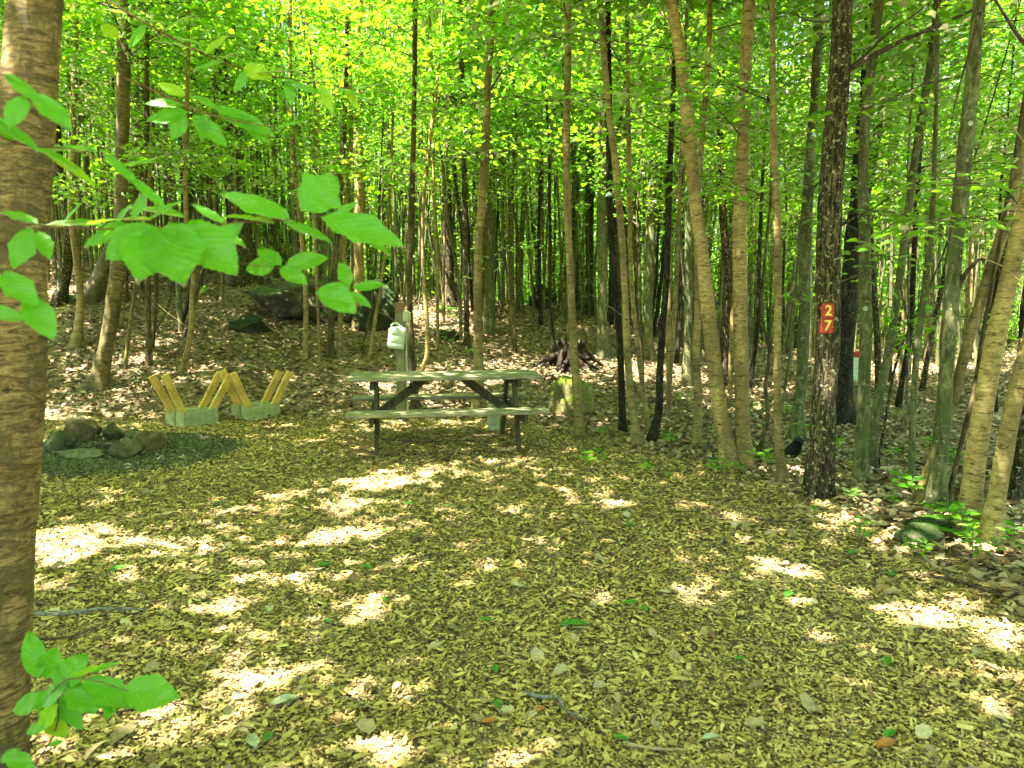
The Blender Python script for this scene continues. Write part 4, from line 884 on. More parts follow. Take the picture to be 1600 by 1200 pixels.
def stump(px, py, w, h, seed, label, roots=7):
    p = hit(px, py); s = p.y / F; W, Hh = w * s, h * s; g = np.random.default_rng(seed); p.y += W * .2; p.z = thf(p.x, p.y)
    o = empty('tree_stump', p, label=label, cat='tree stump'); n_ = 30; V = []; rings = 12; ph = g.uniform(0, 6.28, 4)
    top = [Hh * (.72 + .28 * abs(math.sin(k * 1.7 + ph[3])) * g.uniform(.5, 1)) for k in range(n_)]
    for i in range(rings):
        t = i / (rings - 1)
        for k in range(n_):
            a = 2 * math.pi * k / n_; r = W * (.17 + .16 * math.exp(-t * 4) * (1 + .8 * math.sin(5 * a + ph[0]))) * (1 + .12 * math.sin(9 * a + ph[1]) + g.normal(0, .04))
            V.append((r * math.cos(a), r * math.sin(a) * .9, top[k] * t - .05))
    for k in range(n_):
        a = 2 * math.pi * k / n_; V.append((W * .11 * math.cos(a), W * .10 * math.sin(a), top[k] * .78))
    for k in range(n_): V.append((0, 0, Hh * .35))
    fs = [(i * n_ + k, i * n_ + (k + 1) % n_, (i + 1) * n_ + (k + 1) % n_, (i + 1) * n_ + k) for i in range(rings + 1) for k in range(n_)]
    link('stump', fastmesh('stump', V, fs, True), o, ROT)
    for q in range(roots):
        a = g.uniform(0, 6.28); mb = MB(); L = W * g.uniform(.22, .34); b0 = Vector((math.cos(a) * W * .15, math.sin(a) * W * .13, Hh * g.uniform(.25, .6)))
        P = [b0]
        for j in range(1, 6): P.append(b0 + Vector((math.cos(a + .15 * j * math.sin(q)), math.sin(a + .1 * j), 0)) * (L * j / 5) + Vector((0, 0, -b0.z * (j / 5) ** 1.1 + g.normal(0, .02))))
        mb.tube(P, [W * .05 * (1 - .15 * j) for j in range(6)], 7); mb.build('root', ROT, o, smooth=True)
stump(893, 577, 125, 50, 5, 'rotten dark root stump on the slope above the yellow mossy rock')

# ---------------------------------------------------------------- number plates, tags, marker stake, black scrap
def glyph(txt, size, mat, parent, loc, name):
    cu = bpy.data.curves.new(name, 'FONT'); cu.body = txt; cu.size = size; cu.extrude = .0012; cu.offset = .0022; cu.align_x = 'CENTER'; cu.align_y = 'CENTER'
    tmp = bpy.data.objects.new('tmp', cu); col.objects.link(tmp); dg = bpy.context.evaluated_depsgraph_get(); me = bpy.data.meshes.new_from_object(tmp.evaluated_get(dg))
    bpy.data.objects.remove(tmp); bpy.data.curves.remove(cu); me.materials.clear()
    return link(name, me, parent, mat, loc, (math.pi / 2, 0, 0))
RED = plain('red_paint', (.50, .045, .02), .55, .35, nscale=25, var=(.30, .03, .015)); YEL = plain('yellow_paint', (.80, .66, .14), .6, .3, nscale=30, var=(.62, .47, .08))
for txt, px, py, h, lb in (('2', 1293.5, 486, .112, 'red plate with a yellow 2, upper one on the numbered tree'), ('7', 1292, 509.5, .110, 'red plate with a yellow 7, lower one on the numbered tree')):
    rr_ = np.array(NUMROWS); q0 = at(px, py, NUMB.y); zl = q0.z - NUMB.z; r_ = float(np.interp(zl, rr_[:, 2], rr_[:, 3]))
    p = at(px, py, NUMB.y - r_ * 1.10)
    o = empty('number_plate', p, label=lb, cat='number plate', group='number plates on the tree'); o.rotation_euler = (R(-2), R(1.5 if txt == '2' else 2.5), R(4))
    mb = MB(); mb.box((0, 0, 0), (.094, .012, h - .004), None, .002, .0008); mb.build('plate', RED, o)
    glyph(txt, .108, YEL, o, (.002, -.0075, .0), 'numeral')
rt, rw, bs = T['an']; A = np.array(rw); q0 = at(1355, 164, bs.y); r_ = float(np.interp(q0.z - bs.z, A[:, 2], A[:, 3]))
mb = MB(); mb.box((0, 0, 0), (.055, .005, .045), None, .001); mb.build('tree_tag', plain('pale_tag', (.62, .62, .48), .6, .3, nscale=20), None, at(1355, 164, bs.y - r_ * 1.08), (0, 0, R(3)), label='small pale square tag nailed high on the smooth grey trunk', cat='tag')
def lichen(key, px, py, w):
    rt, rw, bs = T[key]; A = np.array(rw); q0 = at(px, py, bs.y); r_ = float(np.interp(q0.z - bs.z, A[:, 2], A[:, 3])); q = at(px, py, bs.y - r_ * 1.02) - bs
    mb = MB(); n_ = 14; V = [(math.cos(2 * math.pi * k / n_) * w * random.uniform(.85, 1.1), -.004, math.sin(2 * math.pi * k / n_) * w) for k in range(n_)] + [(v * .1, .012, 0) for v in range(1)]
    mb.add(V, [(k, (k + 1) % n_, n_) for k in range(n_)] + [tuple(range(n_))]); mb.build('lichen_patch', plain('pale_lichen', (.50, .52, .40), .9, .1), rt, q)
lichen('aq', 1516, 193, .018); lichen('an', 1352, 482, .020)
p = hit(1336, 596, 30); o = empty('marker_stake', p, label='white marker stake with a red top far back between two trunks', cat='stake'); s = p.y / F
mb = MB(); mb.box((0, 0, 18 * s), (9 * s, .02, 44 * s), None, .003); mb.build('stake', plain('white_plastic', (.66, .70, .60), .5), o)
mb = MB(); mb.box((0, -.002, 42 * s), (11 * s, .03, 9 * s), None, .004); mb.build('red_top', RED, o)
p = hit(1238, 714); o = empty('plastic_pot', p + Vector((0, 0, .05)), label='black plastic pot lying tipped against the foot of the smooth grey trunk', cat='pot')
o.rotation_euler = (R(18), R(22), 0); mb = MB(); s = p.y / F; n_ = 20
prof = [(.015, 4 * s), (.0, 11 * s), (5 * s, 12.5 * s), (26 * s, 7 * s), (27 * s, 8 * s), (30 * s, 8 * s), (30 * s, 6.8 * s), (6 * s, 10 * s)]
mb.add([(r * math.cos(2 * math.pi * k / n_), r * math.sin(2 * math.pi * k / n_), z) for z, r in prof for k in range(n_)], [(i * n_ + k, i * n_ + (k + 1) % n_, (i + 1) * n_ + (k + 1) % n_, (i + 1) * n_ + k) for i in range(len(prof) - 1) for k in range(n_)])
mb.build('pot', plain('black_plastic', (.012, .012, .013), .5, .3), o, (0, 0, -.04), smooth=True)

# ---------------------------------------------------------------- large near leaves
def leaf_geo(B, Tp, face, wr, serr=.07, lobes=0, curl=.12, cup=.15, seed=0, nteeth=13):
    """one broad leaf between two points; returns verts, quads, uv"""
    g = random.Random(seed); B = Vector(B); Tp = Vector(Tp); d = (Tp - B); L = d.length; d.normalize()
    view = (Vector((0, 0, H)) - (B + Tp) / 2).normalized(); up = Vector((0, 0, 1))
    nrm = (view * face + up * (1 - abs(face))).normalized(); s = d.cross(nrm).normalized(); nrm = s.cross(d).normalized()
    NR, C = 39, [-1, -.66, -.33, 0, .33, .66, 1]; V, UV = [], []; W = L * wr / 2; wv = g.uniform(0, 6.28)
    for i in range(NR + 1):
        t = i / NR; wt = ((t + .015) ** .55 * max(0, 1 - t) ** .80) / .545
        if lobes: wt = wt * (1 - .18 * lobes) + lobes * .42 * max(0, 1 - abs(t - .50) / .16) * 1.0
        tooth = serr * (((t * nteeth) % 1.0)) * (1 - t * .3)
        if i == NR: wt = 0.01; tooth = 0
        for c in C:
            w_ = W * (wt - (tooth if abs(c) > .9 else 0)) ; x = c * w_; tt = t - .10 * abs(c) * wt * 0 + .06 * abs(c) * (1 - t)
            z = -cup * W * abs(c) ** 1.5 * -1 * .9 - curl * L * (t - .35) ** 2 + .045 * W * math.sin(9 * t + 3 * c + wv) + .03 * W * math.sin(24 * t) * abs(c)
            V.append(B + d * (tt * L) + s * x + nrm * z); UV.append((c * wt, t))
    k = len(C); Qs = [(i * k + j, i * k + j + 1, (i + 1) * k + j + 1, (i + 1) * k + j) for i in range(NR) for j in range(k - 1)]
    return V, Qs, UV
def leafy_branch(label, stems, leaves, depth, mats=(LEAFN, LEAFY), stem_r=.0022, group=None, name='leafy_branch', root=None):
    """stems: lists of (px, py, depth); leaves: (bx, by, tx, ty, width ratio, facing, depth offset, tip depth offset, yellow, lobes)"""
    b0 = at(stems[0][0][0], stems[0][0][1], stems[0][0][2]) if root is None else root
    o = empty(name, b0, label=label, cat='leafy branch' if name == 'leafy_branch' else 'plant', group=group)
    mb = MB()
    for st in stems:
        P = smooth_path([list(at(x, y, D) - b0) for x, y, D in st], max(6, len(st) * 4)) if len(st) > 2 else [list(at(x, y, D) - b0) for x, y, D in st]
        n_ = len(P); mb.tube([Vector(p[:3]) for p in P], [stem_r * (1 - .6 * i / (n_ - 1)) for i in range(n_)], 6)
    mb.build('stem', TWIGR, o, smooth=True)
    for i, (bx_, by_, tx, ty, wr, face, d0, d1, yel, lob) in enumerate(leaves):
        B = at(bx_, by_, depth + d0) - b0; Tp = at(tx, ty, depth + d0 + d1) - b0
        V, Qs, UV = leaf_geo(B + b0, Tp + b0, face, wr, .10, lob, seed=i * 13 + int(bx_)); V = [v - b0 for v in V]
        me = bpy.data.meshes.new('leaf'); me.from_pydata([tuple(v) for v in V], [], Qs); me.polygons.foreach_set('use_smooth', [True] * len(Qs))
        uv = me.uv_layers.new(name='UVMap'); fl = np.array([UV[k] for q in Qs for k in q], np.float32); uv.data.foreach_set('uv', fl.ravel()); me.update()
        link('leaf', me, o, mats[1] if yel else mats[0])
    return o
DN = 1.55
leafy_branch('branch of large lit green leaves reaching across from the near birch toward the post', [[(-60, 330, 1.5), (60, 352, 1.5), (180, 358, 1.52), (300, 352, 1.55), (420, 345, 1.55), (520, 338, 1.56), (600, 352, 1.56), (640, 376, 1.56)]], [
    (470, 330, 528, 276, 1.0, .8, 0, .06, 0, .6), (500, 338, 632, 382, .55, .55, -.02, -.02, 0, .5), (520, 345, 612, 396, .45, .35, .02, 0, 0, .3), (455, 345, 345, 300, .50, .45, 0, .03, 0, .3), (440, 345, 520, 378, .45, .35, .03, 0, 0, 0),
    (430, 348, 350, 335, .40, .25, 0, .02, 1, 0), (255, 352, 285, 445, .95, .9, -.03, -.10, 0, .2), (245, 355, 165, 405, .85, .75, -.02, -.06, 0, .3), (240, 360, 215, 440, .85, .85, -.05, -.1, 0, .2), (285, 350, 370, 428, .85, .7, -.02, -.05, 0, .4), (300, 350, 372, 400, .6, .5, .03, 0, 0, .2),
    (290, 340, 200, 320, .5, .25, .05, .02, 0, 0), (160, 352, 90, 345, .6, .25, .02, 0, 0, .3), (140, 352, 40, 352, .5, .22, .05, .02, 0, .4), (320, 352, 385, 385, .5, .4, .05, 0, 0, 0), (130, 350, 235, 338, .42, .15, .0, 0, 1, 0), (60, 350, 0, 330, .7, .3, 0, 0, 0, .3), (50, 356, 20, 420, .7, .6, .0, -.03, 0, .4), (60, 360, 78, 405, .6, .6, .0, -.03, 0, .3), (200, 350, 130, 385, .6, .5, .02, 0, 0, .2), (350, 350, 300, 318, .5, .4, .02, 0, 0, 0), (380, 348, 330, 388, .6, .6, .03, 0, 0, .2), (230, 345, 285, 312, .45, .35, .03, 0, 0, .3), (520, 340, 560, 315, .5, .5, .02, 0, 0, .2), (100, 350, 125, 318, .5, .3, .02, 0, 0, .2), (180, 352, 205, 318, .55, .35, .04, 0, 0, .2)], DN)
leafy_branch('thin twig with two clusters of flat bright leaves before the boulder', [[(330, 388, 1.6), (380, 412, 1.6), (440, 420, 1.6), (500, 446, 1.6), (548, 452, 1.6)]], [
    (432, 412, 384, 422, .85, .75, 0, 0, 0, 0), (440, 415, 402, 388, .62, .7, 0, .03, 0, 0), (445, 415, 513, 402, .62, .65, 0, .02, 0, 0), (438, 418, 480, 444, .62, .7, 0, -.03, 0, 0), (548, 450, 492, 458, .62, .8, 0, -.02, 0, 0), (546, 448, 532, 410, .72, .75, 0, .02, 0, 0), (550, 450, 602, 444, .48, .6, 0, 0, 0, 0), (545, 455, 580, 480, .42, .7, 0, -.02, 0, 0), (500, 448, 556, 488, .75, .7, -.02, -.04, 0, 0)], 1.6, stem_r=.0016)
leafy_branch('drooping branch with glossy whitish green leaves right of the near birch', [[(-40, 190, 1.35), (30, 225, 1.4), (120, 235, 1.45), (190, 268, 1.5), (240, 310, 1.5)]], [
    (230, 300, 205, 345, .5, .45, .02, 0, 0, .2), (180, 262, 240, 250, .45, .35, .02, 0, 0, 0), (120, 238, 150, 205, .5, .3, .03, 0, 0, .2),     (95, 228, 75, 240, 1.2, .4, 0, 0, 0, 0), (150, 235, 72, 232, .5, .35, 0, .02, 0, .3), (160, 238, 222, 296, .42, .3, 0, 0, 0, 0), (205, 278, 262, 330, .42, .35, 0, 0, 0, 0), (60, 228, 150, 290, .35, .3, .02, 0, 1, 0), (20, 215, 122, 262, .35, .2, -.02, 0, 0, 0)], 1.45)
leafy_branch('dark green leaves hanging over the upper part of the near birch', [[(-60, 90, 1.4), (0, 115, 1.4), (60, 150, 1.42), (110, 190, 1.45)]], [
    (5, 115, 68, 165, .5, .4, 0, 0, 0, .2), (50, 145, 112, 203, .5, .5, 0, -.03, 0, .3), (40, 150, 12, 200, .7, .5, 0, -.03, 0, 0), (-20, 180, 60, 235, .5, .3, 0, 0, 0, 0), (0, 190, 20, 222, .9, .5, 0, 0, 0, 0)], 1.4)
leafy_branch('leaves hanging before the lower half of the near birch at the left edge', [[(-60, 400, 1.35), (0, 425, 1.35), (40, 470, 1.36)]], [
    (0, 425, 60, 478, .65, .7, 0, -.02, 0, .4), (-20, 430, 40, 452, .6, .6, 0, 0, 0, 0), (40, 462, 85, 530, .68, .8, 0, -.02, 0, .2), (-20, 482, 42, 500, .5, .8, 0, 0, 0, 0)], 1.35)
leafy_branch('long branch of toothed leaves crossing the upper left from the near birch', [[(120, -30, 2.3), (200, 20, 2.3), (290, 70, 2.35), (370, 105, 2.4), (460, 125, 2.4), (560, 140, 2.45)], [(190, 120, 2.3), (260, 150, 2.3), (330, 180, 2.3), (430, 200, 2.3)]], [
    (290, 150, 246, 130, .62, .6, 0, 0, 1, .2), (290, 165, 223, 160, .45, .5, 0, 0, 0, 0), (295, 175, 228, 188, .55, .6, 0, 0, 0, .3), (290, 178, 268, 218, .8, .6, 0, 0, 0, .3), (300, 180, 355, 228, .55, .7, 0, 0, 0, .2), (340, 175, 430, 210, .5, .5, 0, 0, 0, .3), (335, 168, 400, 188, .45, .5, 0, 0, 0, 0), (300, 150, 345, 172, .5, .4, 0, 0, 0, 0),
    (160, 40, 186, 60, .9, .8, 0, 0, 1, 0), (200, 22, 150, 12, .5, .3, 0, 0, 1, 0), (220, 30, 275, 40, .4, .3, 0, 0, 0, 0), (270, 58, 320, 70, .5, .3, 0, 0, 0, 0), (300, 75, 240, 62, .45, .3, 0, 0, 0, 0), (350, 95, 300, 110, .5, .4, 0, 0, 0, 0), (380, 105, 425, 122, .8, .7, 0, 0, 1, 0), (400, 115, 470, 108, .4, .3, 0, 0, 0, 0), (440, 125, 510, 150, .45, .35, 0, 0, 0, 0), (480, 128, 540, 118, .4, .3, 0, 0, 1, 0), (520, 135, 585, 160, .4, .3, 0, 0, 0, 0), (550, 140, 600, 130, .4, .3, 0, 0, 0, 0), (500, 132, 520, 175, .6, .6, 0, 0, 1, 0), (340, 92, 390, 78, .4, .3, 0, 0, 0, 0), (250, 50, 300, 22, .4, .35, 0, 0, 0, 0), (230, 38, 200, 75, .5, .5, 0, 0, 0, 0), (320, 85, 355, 55, .5, .45, 0, 0, 1, 0), (390, 110, 365, 145, .55, .55, 0, 0, 0, .2), (450, 125, 455, 165, .6, .6, 0, 0, 0, 0), (540, 138, 560, 172, .5, .5, 0, 0, 1, 0), (320, 178, 315, 222, .6, .6, 0, 0, 0, .2), (380, 190, 420, 225, .5, .6, 0, 0, 0, 0), (430, 200, 470, 190, .45, .4, 0, 0, 0, 0)], 2.35, stem_r=.0035)
leafy_branch('leafy plant sprouting beside the foot of the near birch', [[(20, 1240, 1.9), (60, 1120, 1.85), (110, 1060, 1.8), (200, 1080, 1.78)], [(20, 1240, 1.9), (90, 1130, 1.85), (70, 1020, 1.9)], [(10, 1230, 1.9), (60, 1170, 1.9), (90, 1165, 1.85)]], [
    (60, 1060, 45, 985, .6, .6, 0, .05, 0, 0), (85, 1075, 140, 1022, .85, .7, 0, .02, 0, .2), (70, 1060, 90, 1010, .9, .6, .02, 0, 0, .2), (130, 1060, 210, 1105, .6, .6, 0, -.03, 0, .5), (190, 1078, 280, 1090, .75, .8, -.02, -.03, 0, .3), (110, 1062, 60, 1105, .7, .5, 0, 0, 0, 0), (105, 1068, 150, 1115, .8, .7, 0, -.03, 0, .4), (160, 1070, 175, 1115, .6, .7, 0, 0, 0, 0), (90, 1100, 60, 1140, .7, .6, 0, 0, 1, .3), (80, 1130, 40, 1145, .7, .6, 0, 0, 0, 0), (140, 1050, 185, 1035, .35, .4, 0, 0, 0, 0), (75, 1165, 100, 1158, .5, .6, 0, 0, 0, 0), (10, 1180, 55, 1205, .8, .7, -.05, 0, 0, .2), (0, 1190, 30, 1170, .6, .6, 0, 0, 0, 0), (110, 1055, 160, 1042, .5, .3, 0, 0, 1, 0), (60, 1080, 100, 1125, .9, .7, .04, 0, 0, .3), (120, 1075, 200, 1100, .7, .6, .05, 0, 0, .2), (70, 1040, 110, 1060, .8, .6, .05, 0, 0, 0), (60, 1120, 110, 1150, .7, .6, .04, 0, 1, 0), (20, 1110, 75, 1090, .8, .6, .05, 0, 0, .3), (90, 1090, 130, 1140, .6, .5, .06, 0, 0, 0), (180, 1085, 165, 1125, .6, .7, .0, 0, 0, 0)], 1.82, name='leafy_plant', stem_r=.003)

# mid distance sprays of small leaves belonging to trees
def spray(key_or_none, pts, D, n_, L, wid, label=None, seed=0, mat=LEAF, droop=.0):
    g = np.random.default_rng(seed); rt, rw, bs = T[key_or_none] if key_or_none else (None, None, None)
    P = smooth_path([list(at(x, y, D + dd)) for x, y, dd in pts], 24)[:, :3]; b0 = np.array(bs if bs is not None else P[0])
    k = g.integers(1, 23, n_); base_ = P[k] + (P[k] - P[k - 1]) * g.random((n_, 1)); d = (P[k] - P[k - 1]); d /= np.linalg.norm(d, axis=1)[:, None]
    sd_ = np.cross(d, [0, 0, 1.]); sg = g.choice([-1, 1], n_)[:, None]; off = g.random((n_, 1)) ** 1.3 * wid
    C = base_ + sd_ * sg * off + g.normal(0, .03, (n_, 3)) - np.array([0, 0, 1]) * off * .15; dd = d * .6 + sd_ * sg + g.normal(0, .3, (n_, 3)); nn = np.array([0, 0, 1.]) + g.normal(0, .3, (n_, 3))
    Ls = L * g.uniform(.7, 1.2, n_); V, Qs = leafquads(C - b0, dd, nn, Ls, Ls * .6)
    B = [([p - b0 for p in P[::3]], list(np.linspace(.008, .002, len(P[::3]))))]
    for j in range(3, 22, 2): q = P[j]; dj = P[j] - P[j - 1]; dj = dj / np.linalg.norm(dj); sj = np.cross(dj, [0, 0, 1.]) * (-1) ** (j // 2); B.append(([q - b0, q - b0 + (dj * .6 + sj) * wid * .7], [.003, .001]))
    bv, bq = branch_quads(B); me = fastmesh('leafy_branch', np.concatenate([V, bv]), np.concatenate([Qs, bq + len(V)]), False, np.concatenate([np.zeros(len(Qs), int), np.ones(len(bq), int)]))
    if rt: return link('leafy_branch', me, rt, [mat, TWIG])
    o = link('leafy_branch', me, None, [mat, TWIG], Vector(b0), label=label, cat='leafy branch'); return o
spray('z', [(950, 75, 0), (900, 55, -.3), (850, 58, -.6), (810, 70, -.8)], 8.6, 60, .10, .35, seed=1)
spray('w', [(888, 155, 0), (850, 158, -.3), (800, 150, -.6), (750, 160, -.9)], 8.0, 60, .10, .35, seed=2)
spray('ag', [(1078, 226, 0), (1020, 195, -.5), (960, 160, -1.), (880, 135, -1.4)], 7.0, 90, .095, .35, seed=3)
spray('ah', [(1160, 215, 0), (1110, 160, -.6), (1060, 135, -1.1), (1000, 150, -1.5)], 7.0, 90, .095, .35, seed=4)
spray('ak', [(1208, 160, 0), (1150, 135, -.5), (1100, 100, -1.), (1020, 90, -1.4)], 6.4, 80, .09, .35, seed=5)
spray('ak', [(1213, 330, 0), (1180, 300, -.2), (1140, 290, -.4), (1110, 300, -.6)], 6.4, 30, .08, .25, seed=6)
spray(None, [(1260, 300, 0), (1290, 280, -.2), (1345, 262, -.4), (1400, 270, -.6)], 7.6, 70, .085, .4, 'level spray of small leaves just right of the numbered trunk', 7)
spray('aq', [(1495, 330, 0), (1440, 340, -.4), (1380, 330, -.8), (1320, 335, -1.)], 6.6, 90, .085, .4, seed=8)
spray('ar', [(1570, 350, 0), (1520, 340, -.5), (1470, 345, -.8), (1430, 370, -1.)], 5.6, 80, .085, .35, seed=9)
spray('aq', [(1497, 260, 0), (1540, 250, -.4), (1590, 240, -.8), (1640, 250, -1.)], 6.6, 110, .09, .5, seed=10)
spray('as', [(1600, 330, 0), (1560, 290, -.4), (1510, 285, -.8), (1480, 275, -1.)], 5.2, 60, .08, .3, seed=11)
spray('aq', [(1500, 120, 0), (1450, 130, -.3), (1380, 160, -.8), (1320, 180, -1.2)], 6.6, 110, .09, .5, seed=12)
spray('am', [(1340, 430, 0), (1300, 445, -.4), (1250, 462, -.9), (1235, 470, -1.1)], 8.6, 20, .10, .2, seed=13)
spray('ao', [(1385, 560, 0), (1420, 500, -.3), (1470, 490, -.5), (1520, 500, -.8)], 6.8, 60, .08, .4, seed=14)
spray('ap', [(1430, 560, 0), (1400, 420, -.3), (1380, 400, -.5), (1340, 390, -.8)], 6.4, 60, .08, .4, seed=15)
spray('d', [(190, 260, 0), (230, 240, -.5), (290, 235, -1.), (360, 250, -1.4)], 11.5, 90, .10, .5, seed=16)
spray('j', [(365, 250, 0), (330, 260, -.8), (280, 270, -1.5), (230, 300, -2.2)], 15, 120, .11, .7, seed=17)
spray('j', [(370, 300, 0), (420, 290, -.8), (470, 280, -1.5), (520, 290, -2.2)], 15, 120, .11, .7, seed=18)
spray('v', [(755, 260, 0), (720, 200, -.5), (680, 150, -1.), (620, 110, -1.4)], 10, 90, .11, .5, seed=19)
spray('s', [(644, 300, 0), (610, 270, -.5), (570, 250, -1.), (530, 245, -1.4)], 10, 90, .11, .5, seed=20)
spray('v', [(748, 440, 0), (770, 400, -.3), (800, 385, -.5), (830, 380, -.7)], 10.4, 30, .09, .3, seed=21)

# ---------------------------------------------------------------- seedlings, ferns, fallen leaves, sticks
def seedling_mesh(seed, n_=7, h=.16, L=.07):
    g = np.random.default_rng(seed); C, D, N_ = [], [], []; B = []
    for s_ in range(2):
        a0 = g.uniform(0, 6.28); tip = np.array([math.cos(a0) * h * .35, math.sin(a0) * h * .35, h * g.uniform(.7, 1.1)]); B.append(([np.zeros(3), tip * .5 + [0, 0, .01], tip], [.0025, .002, .001]))
        for i in range(n_):
            a = i * 2.4 + g.uniform(-.4, .4); t = .55 + .45 * (i / n_); C.append(tip * t); D.append([math.cos(a), math.sin(a), g.uniform(-.1, .4)]); N_.append([g.normal(0, .25), g.normal(0, .25), 1])
    Ls = L * g.uniform(.7, 1.2, len(C)); V, Qs = leafquads(np.array(C), np.array(D), np.array(N_, float), Ls, Ls * .6); bv, bq = branch_quads(B)
    return np.concatenate([V]), Qs, bv, bq
sk = []
for i in range(5):
    V, Qs, bv, bq = seedling_mesh(i, 6 + i % 3, .14 + .03 * i, .075); a_ = fastmesh('leaves', V, Qs); a_.materials.append(LEAF2); b_ = fastmesh('stem', bv, bq); b_.materials.append(TWIG); sk.append((a_, b_))
g = np.random.default_rng(5)
spots = [(1395, 722), (1335, 745), (1330, 790), (1420, 790), (1530, 838), (1495, 850), (1455, 700), (1390, 800), (1185, 665), (1235, 660), (1185, 745), (1150, 745), (690, 492), (705, 500), (735, 560), (330, 650), (312, 655), (320, 470), (290, 455), (345, 430), (110, 475), (1070, 640), (940, 690), (925, 740), (1340, 860), (1430, 880), (1520, 870), (1580, 880), (1575, 850), (620, 555), (460, 505), (1010, 755), (1120, 750), (95, 500), (700, 545), (1045, 705), (1290, 720), (1500, 760), (1560, 760), (1400, 660), (1470, 640), (1540, 900), (590, 500), (1360, 690), (1310, 640), (1220, 640), (1160, 625), (1265, 700)]
for i, (px, py) in enumerate(spots):
    p = hit(px, py); o = empty('seedling', p, g.uniform(0, 6.28), label='small green leafy seedling growing out of the forest floor litter', cat='seedling', group='seedlings on the forest floor'); k_ = int(g.integers(0, 5)); s = g.uniform(.7, 1.4); o.scale = (s, s, s)
    for nm, me in (('leaves', sk[k_][0]), ('stem', sk[k_][1])): c_ = bpy.data.objects.new(nm, me); c_.parent = o; col.objects.link(c_)
def fern(px, py, h, seed, label):
    p = hit(px, py); o = empty('fern', p, label=label, cat='fern', group='ferns'); g = np.random.default_rng(seed)
    for f_ in range(7):
        a = f_ * .9 + g.uniform(-.2, .2); C, D, N_, Ls = [], [], [], []; P = []
        for j in range(16):
            t = j / 15; q = np.array([math.cos(a) * h * t, math.sin(a) * h * t, h * (.9 * t - .75 * t * t)]); P.append(q)
            if j > 2:
                for s_ in (-1, 1): C.append(q); D.append([math.cos(a) * .4 - s_ * math.sin(a), math.sin(a) * .4 + s_ * math.cos(a), .05]); N_.append([0, 0, 1.]); Ls.append(h * .34 * math.sin(math.pi * (t * .85 + .15)) + .01)
        V, Qs = leafquads(np.array(C), np.array(D), np.array(N_), np.array(Ls), np.array(Ls) * .30); bv, bq = branch_quads([(P[::3], list(np.linspace(.0025, .001, len(P[::3]))))])
        link('frond', fastmesh('frond', np.concatenate([V, bv]), np.concatenate([Qs, bq + len(V)])), o, LEAF2)
fern(1490, 838, .28, 1, 'green fern beside the reddish foot of the leaning yellow birch'); fern(697, 488, .35, 2, 'small fern on the crest right of the wooden post'); fern(1478, 800, .2, 3, 'small fern at the foot of the thin brown leaning stem')
fern(725, 590, .24, 4, 'faint low fern in the litter behind the picnic table'); fern(115, 468, .3, 5, 'low fern on the upper left slope by the near birch')

def flat_leaf(px, py, L, ang, mat, label, cat='fallen leaf', group=None, seed=0, wr=.62, name='fallen_leaf'):
    p = hit(px, py); d = Vector((math.cos(ang), math.sin(ang), .08)); B = -d * L / 2; Tp = d * L / 2
    V, Qs, UV = leaf_geo(B + Vector((0, 0, H)), Tp + Vector((0, 0, H)), 0.001, wr, .08, .15, .25, .35, seed); V = [v - Vector((0, 0, H)) for v in V]
    me = bpy.data.meshes.new(name); me.from_pydata([tuple(v) for v in V], [], Qs); me.polygons.foreach_set('use_smooth', [True] * len(Qs))
    uv = me.uv_layers.new(name='UVMap'); uv.data.foreach_set('uv', np.array([UV[k] for q in Qs for k in q], np.float32).ravel()); me.update()
    return link(name, me, None, mat, p + Vector((0, 0, .026)), label=label, cat=cat, group=group)
GL = 'green leaves dropped on the wood chips'
for i, (px, py, L) in enumerate([(985, 950, .09), (1006, 958, .07), (1232, 937, .09), (1385, 1043, .08), (640, 792, .10), (505, 892, .09), (570, 893, .09), (601, 946, .06), (512, 981, .06), (757, 980, .06), (774, 1058, .06), (777, 1116, .07), (970, 1168, .06), (1390, 1160, .07), (1155, 1041, .06), (985, 826, .10), (1045, 745, .1), (920, 728, .08), (185, 898, .11), (600, 835, .07), (1270, 800, .09), (1330, 870, .08), (700, 795, .07), (420, 1168, .06), (340, 790, .09), (1390, 905, .07)]):
    flat_leaf(px, py, L, random.uniform(0, 6.28), LEAFF, 'small fallen green leaf lying on the wood chips', group=GL, seed=i)
flat_leaf(896, 984, .13, .1, LEAFF, 'largest fallen green leaf, lying alone in the middle of the wood chips', seed=50)
BRL = plain('tan_dry_leaf', (.36, .28, .15), .8, .2, nscale=30, var=(.24, .18, .09)); ORL = plain('orange_dry_leaf', (.45, .17, .05), .8, .2, nscale=30, var=(.3, .12, .04)); PAL = plain('pale_dry_leaf', (.42, .42, .30), .8, .2, nscale=30, var=(.30, .29, .19))
for i, (px, py, L, a_, mt, lb) in enumerate([(812, 907, .05, 0, ORL, 'small orange leaf on the chips above the largest green leaf'), (196, 1162, .13, 1.3, BRL, 'upturned tan dry leaf near the leafy plant at the bottom left'), (445, 1110, .11, .6, PAL, 'broad pale dry leaf on the chips below the sunlit spots'), (168, 722, .20, 2.9, BRL, 'dry tan leaf lying against the front stones of the fire ring'),
                                        (143, 726, .18, .4, BRL, 'second dry tan leaf at the foot of the long flat slab'), (422, 962, .09, 1.8, PAL, 'curled pale leaf standing in the chips at left'), (765, 1143, .06, .2, ORL, 'orange brown leaf at the bottom centre of the chips'), (845, 1120, .05, .9, ORL, 'small reddish leaf beside the bent grey stick'), (1385, 1175, .09, .4, ORL, 'brown orange leaf near the bottom right corner'), (395, 1175, .09, 2.2, PAL, 'pale oval leaf at the bottom edge left of the centre'), (1110, 1165, .07, .2, PAL, 'grey green dry leaf at the bottom right of the centre')]):
    flat_leaf(px, py, L, a_, mt, lb, seed=60 + i)
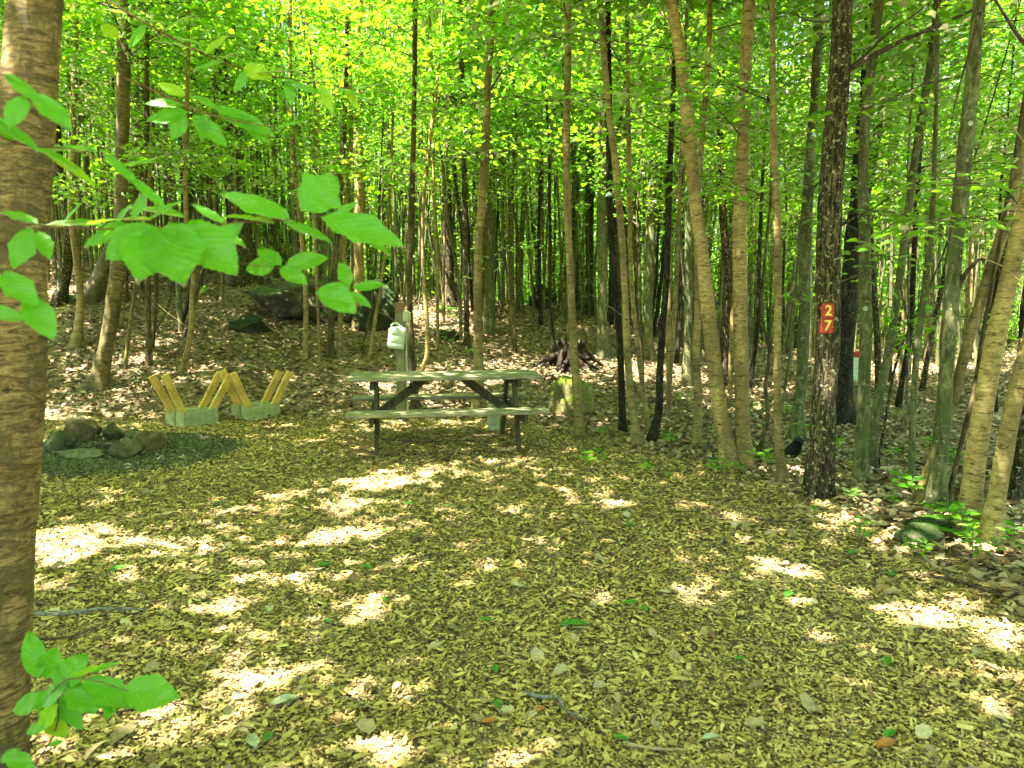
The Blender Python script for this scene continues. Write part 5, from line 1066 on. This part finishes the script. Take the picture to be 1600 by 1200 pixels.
STK = bark('grey_stick_bark', (.10, .09, .07), (.20, .19, .15), (.30, .29, .24), (5, 5, 5), 9); STD = bark('dark_stick_bark', (.03, .02, .014), (.09, .06, .04), (.17, .12, .08), (5, 5, 5), 9)
def stick(pts, r, mat, label, lift=.022):
    P = []
    for x, y in pts: q = hit(x, y); q.z += lift; P.append(q)
    b0 = P[0].copy(); Q_ = smooth_path([list(p - b0) for p in P], len(P) * 4); n_ = len(Q_); mb = MB()
    mb.tube([Vector(q[:3]) for q in Q_], [r * (1 - .5 * i / (n_ - 1)) for i in range(n_)], 8); return mb.build('stick', mat, None, b0, smooth=True, label=label, cat='stick')
stick([(818, 1096), (850, 1103), (870, 1104), (885, 1122), (912, 1134)], .0085, STK, 'bent grey stick on the chips at the bottom centre')
stick([(52, 968), (100, 966), (160, 960), (230, 962)], .012, STK, 'long straight stick lying beside the near birch trunk')
stick([(680, 1104), (705, 1120), (722, 1135)], .006, STD, 'short dark stick left of the bent grey one')
stick([(108, 1128), (190, 1122), (260, 1112), (330, 1120)], .005, STD, 'thin dark twig lying in front of the leafy plant')
stick([(275, 1075), (310, 1085), (330, 1050), (368, 1022)], .004, STD, 'thin forked looking twig right of the leafy plant tip')
stick([(980, 1172), (1030, 1182), (1075, 1180)], .007, BRL, 'tan splintered stick at the bottom edge right of the centre')
stick([(1300, 700), (1340, 722), (1390, 752), (1440, 775)], .022, STK, 'long fallen branch between the numbered tree and the stout grey trunk')
stick([(918, 662), (950, 660), (1000, 664), (1030, 680)], .012, STD, 'dark fallen branch lying between the feet of the slim pale trunks')
stick([(1430, 905), (1500, 915), (1560, 935), (1610, 930)], .012, STD, 'dark fallen branch along the right edge of the chips')
stick([(600, 690), (660, 694), (740, 692)], .010, STD, 'dark stick in the shade under the picnic table')
stick([(830, 520), (870, 495), (920, 478)], .02, STK, 'pale dead branch propped among trunks on the far crest', .25)
stick([(1180, 815), (1230, 822), (1265, 812)], .007, STD, 'dark twig on the chips in front of the numbered tree')
stick([(60, 1010), (110, 1004), (150, 990)], .006, STD, 'short dark twig on the chips above the leafy plant')
for i, (px, py, w, a_) in enumerate([(835, 998, .11, .15), (985, 1040, .06, 2.0), (1060, 1072, .07, .1), (330, 1062, .07, .5)]):
    p = hit(px, py); mb = MB(); mb.box((0, 0, .02), (w, w * .24, .008), None, .002, .003)
    mb.build('wood_splinter', CHIP, None, p, (0, R(4), a_), label=['large split splinter lying left of the largest green leaf', 'steep pale splinter below the largest green leaf', 'short flat splinter at the lower middle of the chips', 'tan splinter above the tip of the leafy plant'][i], cat='splinter')
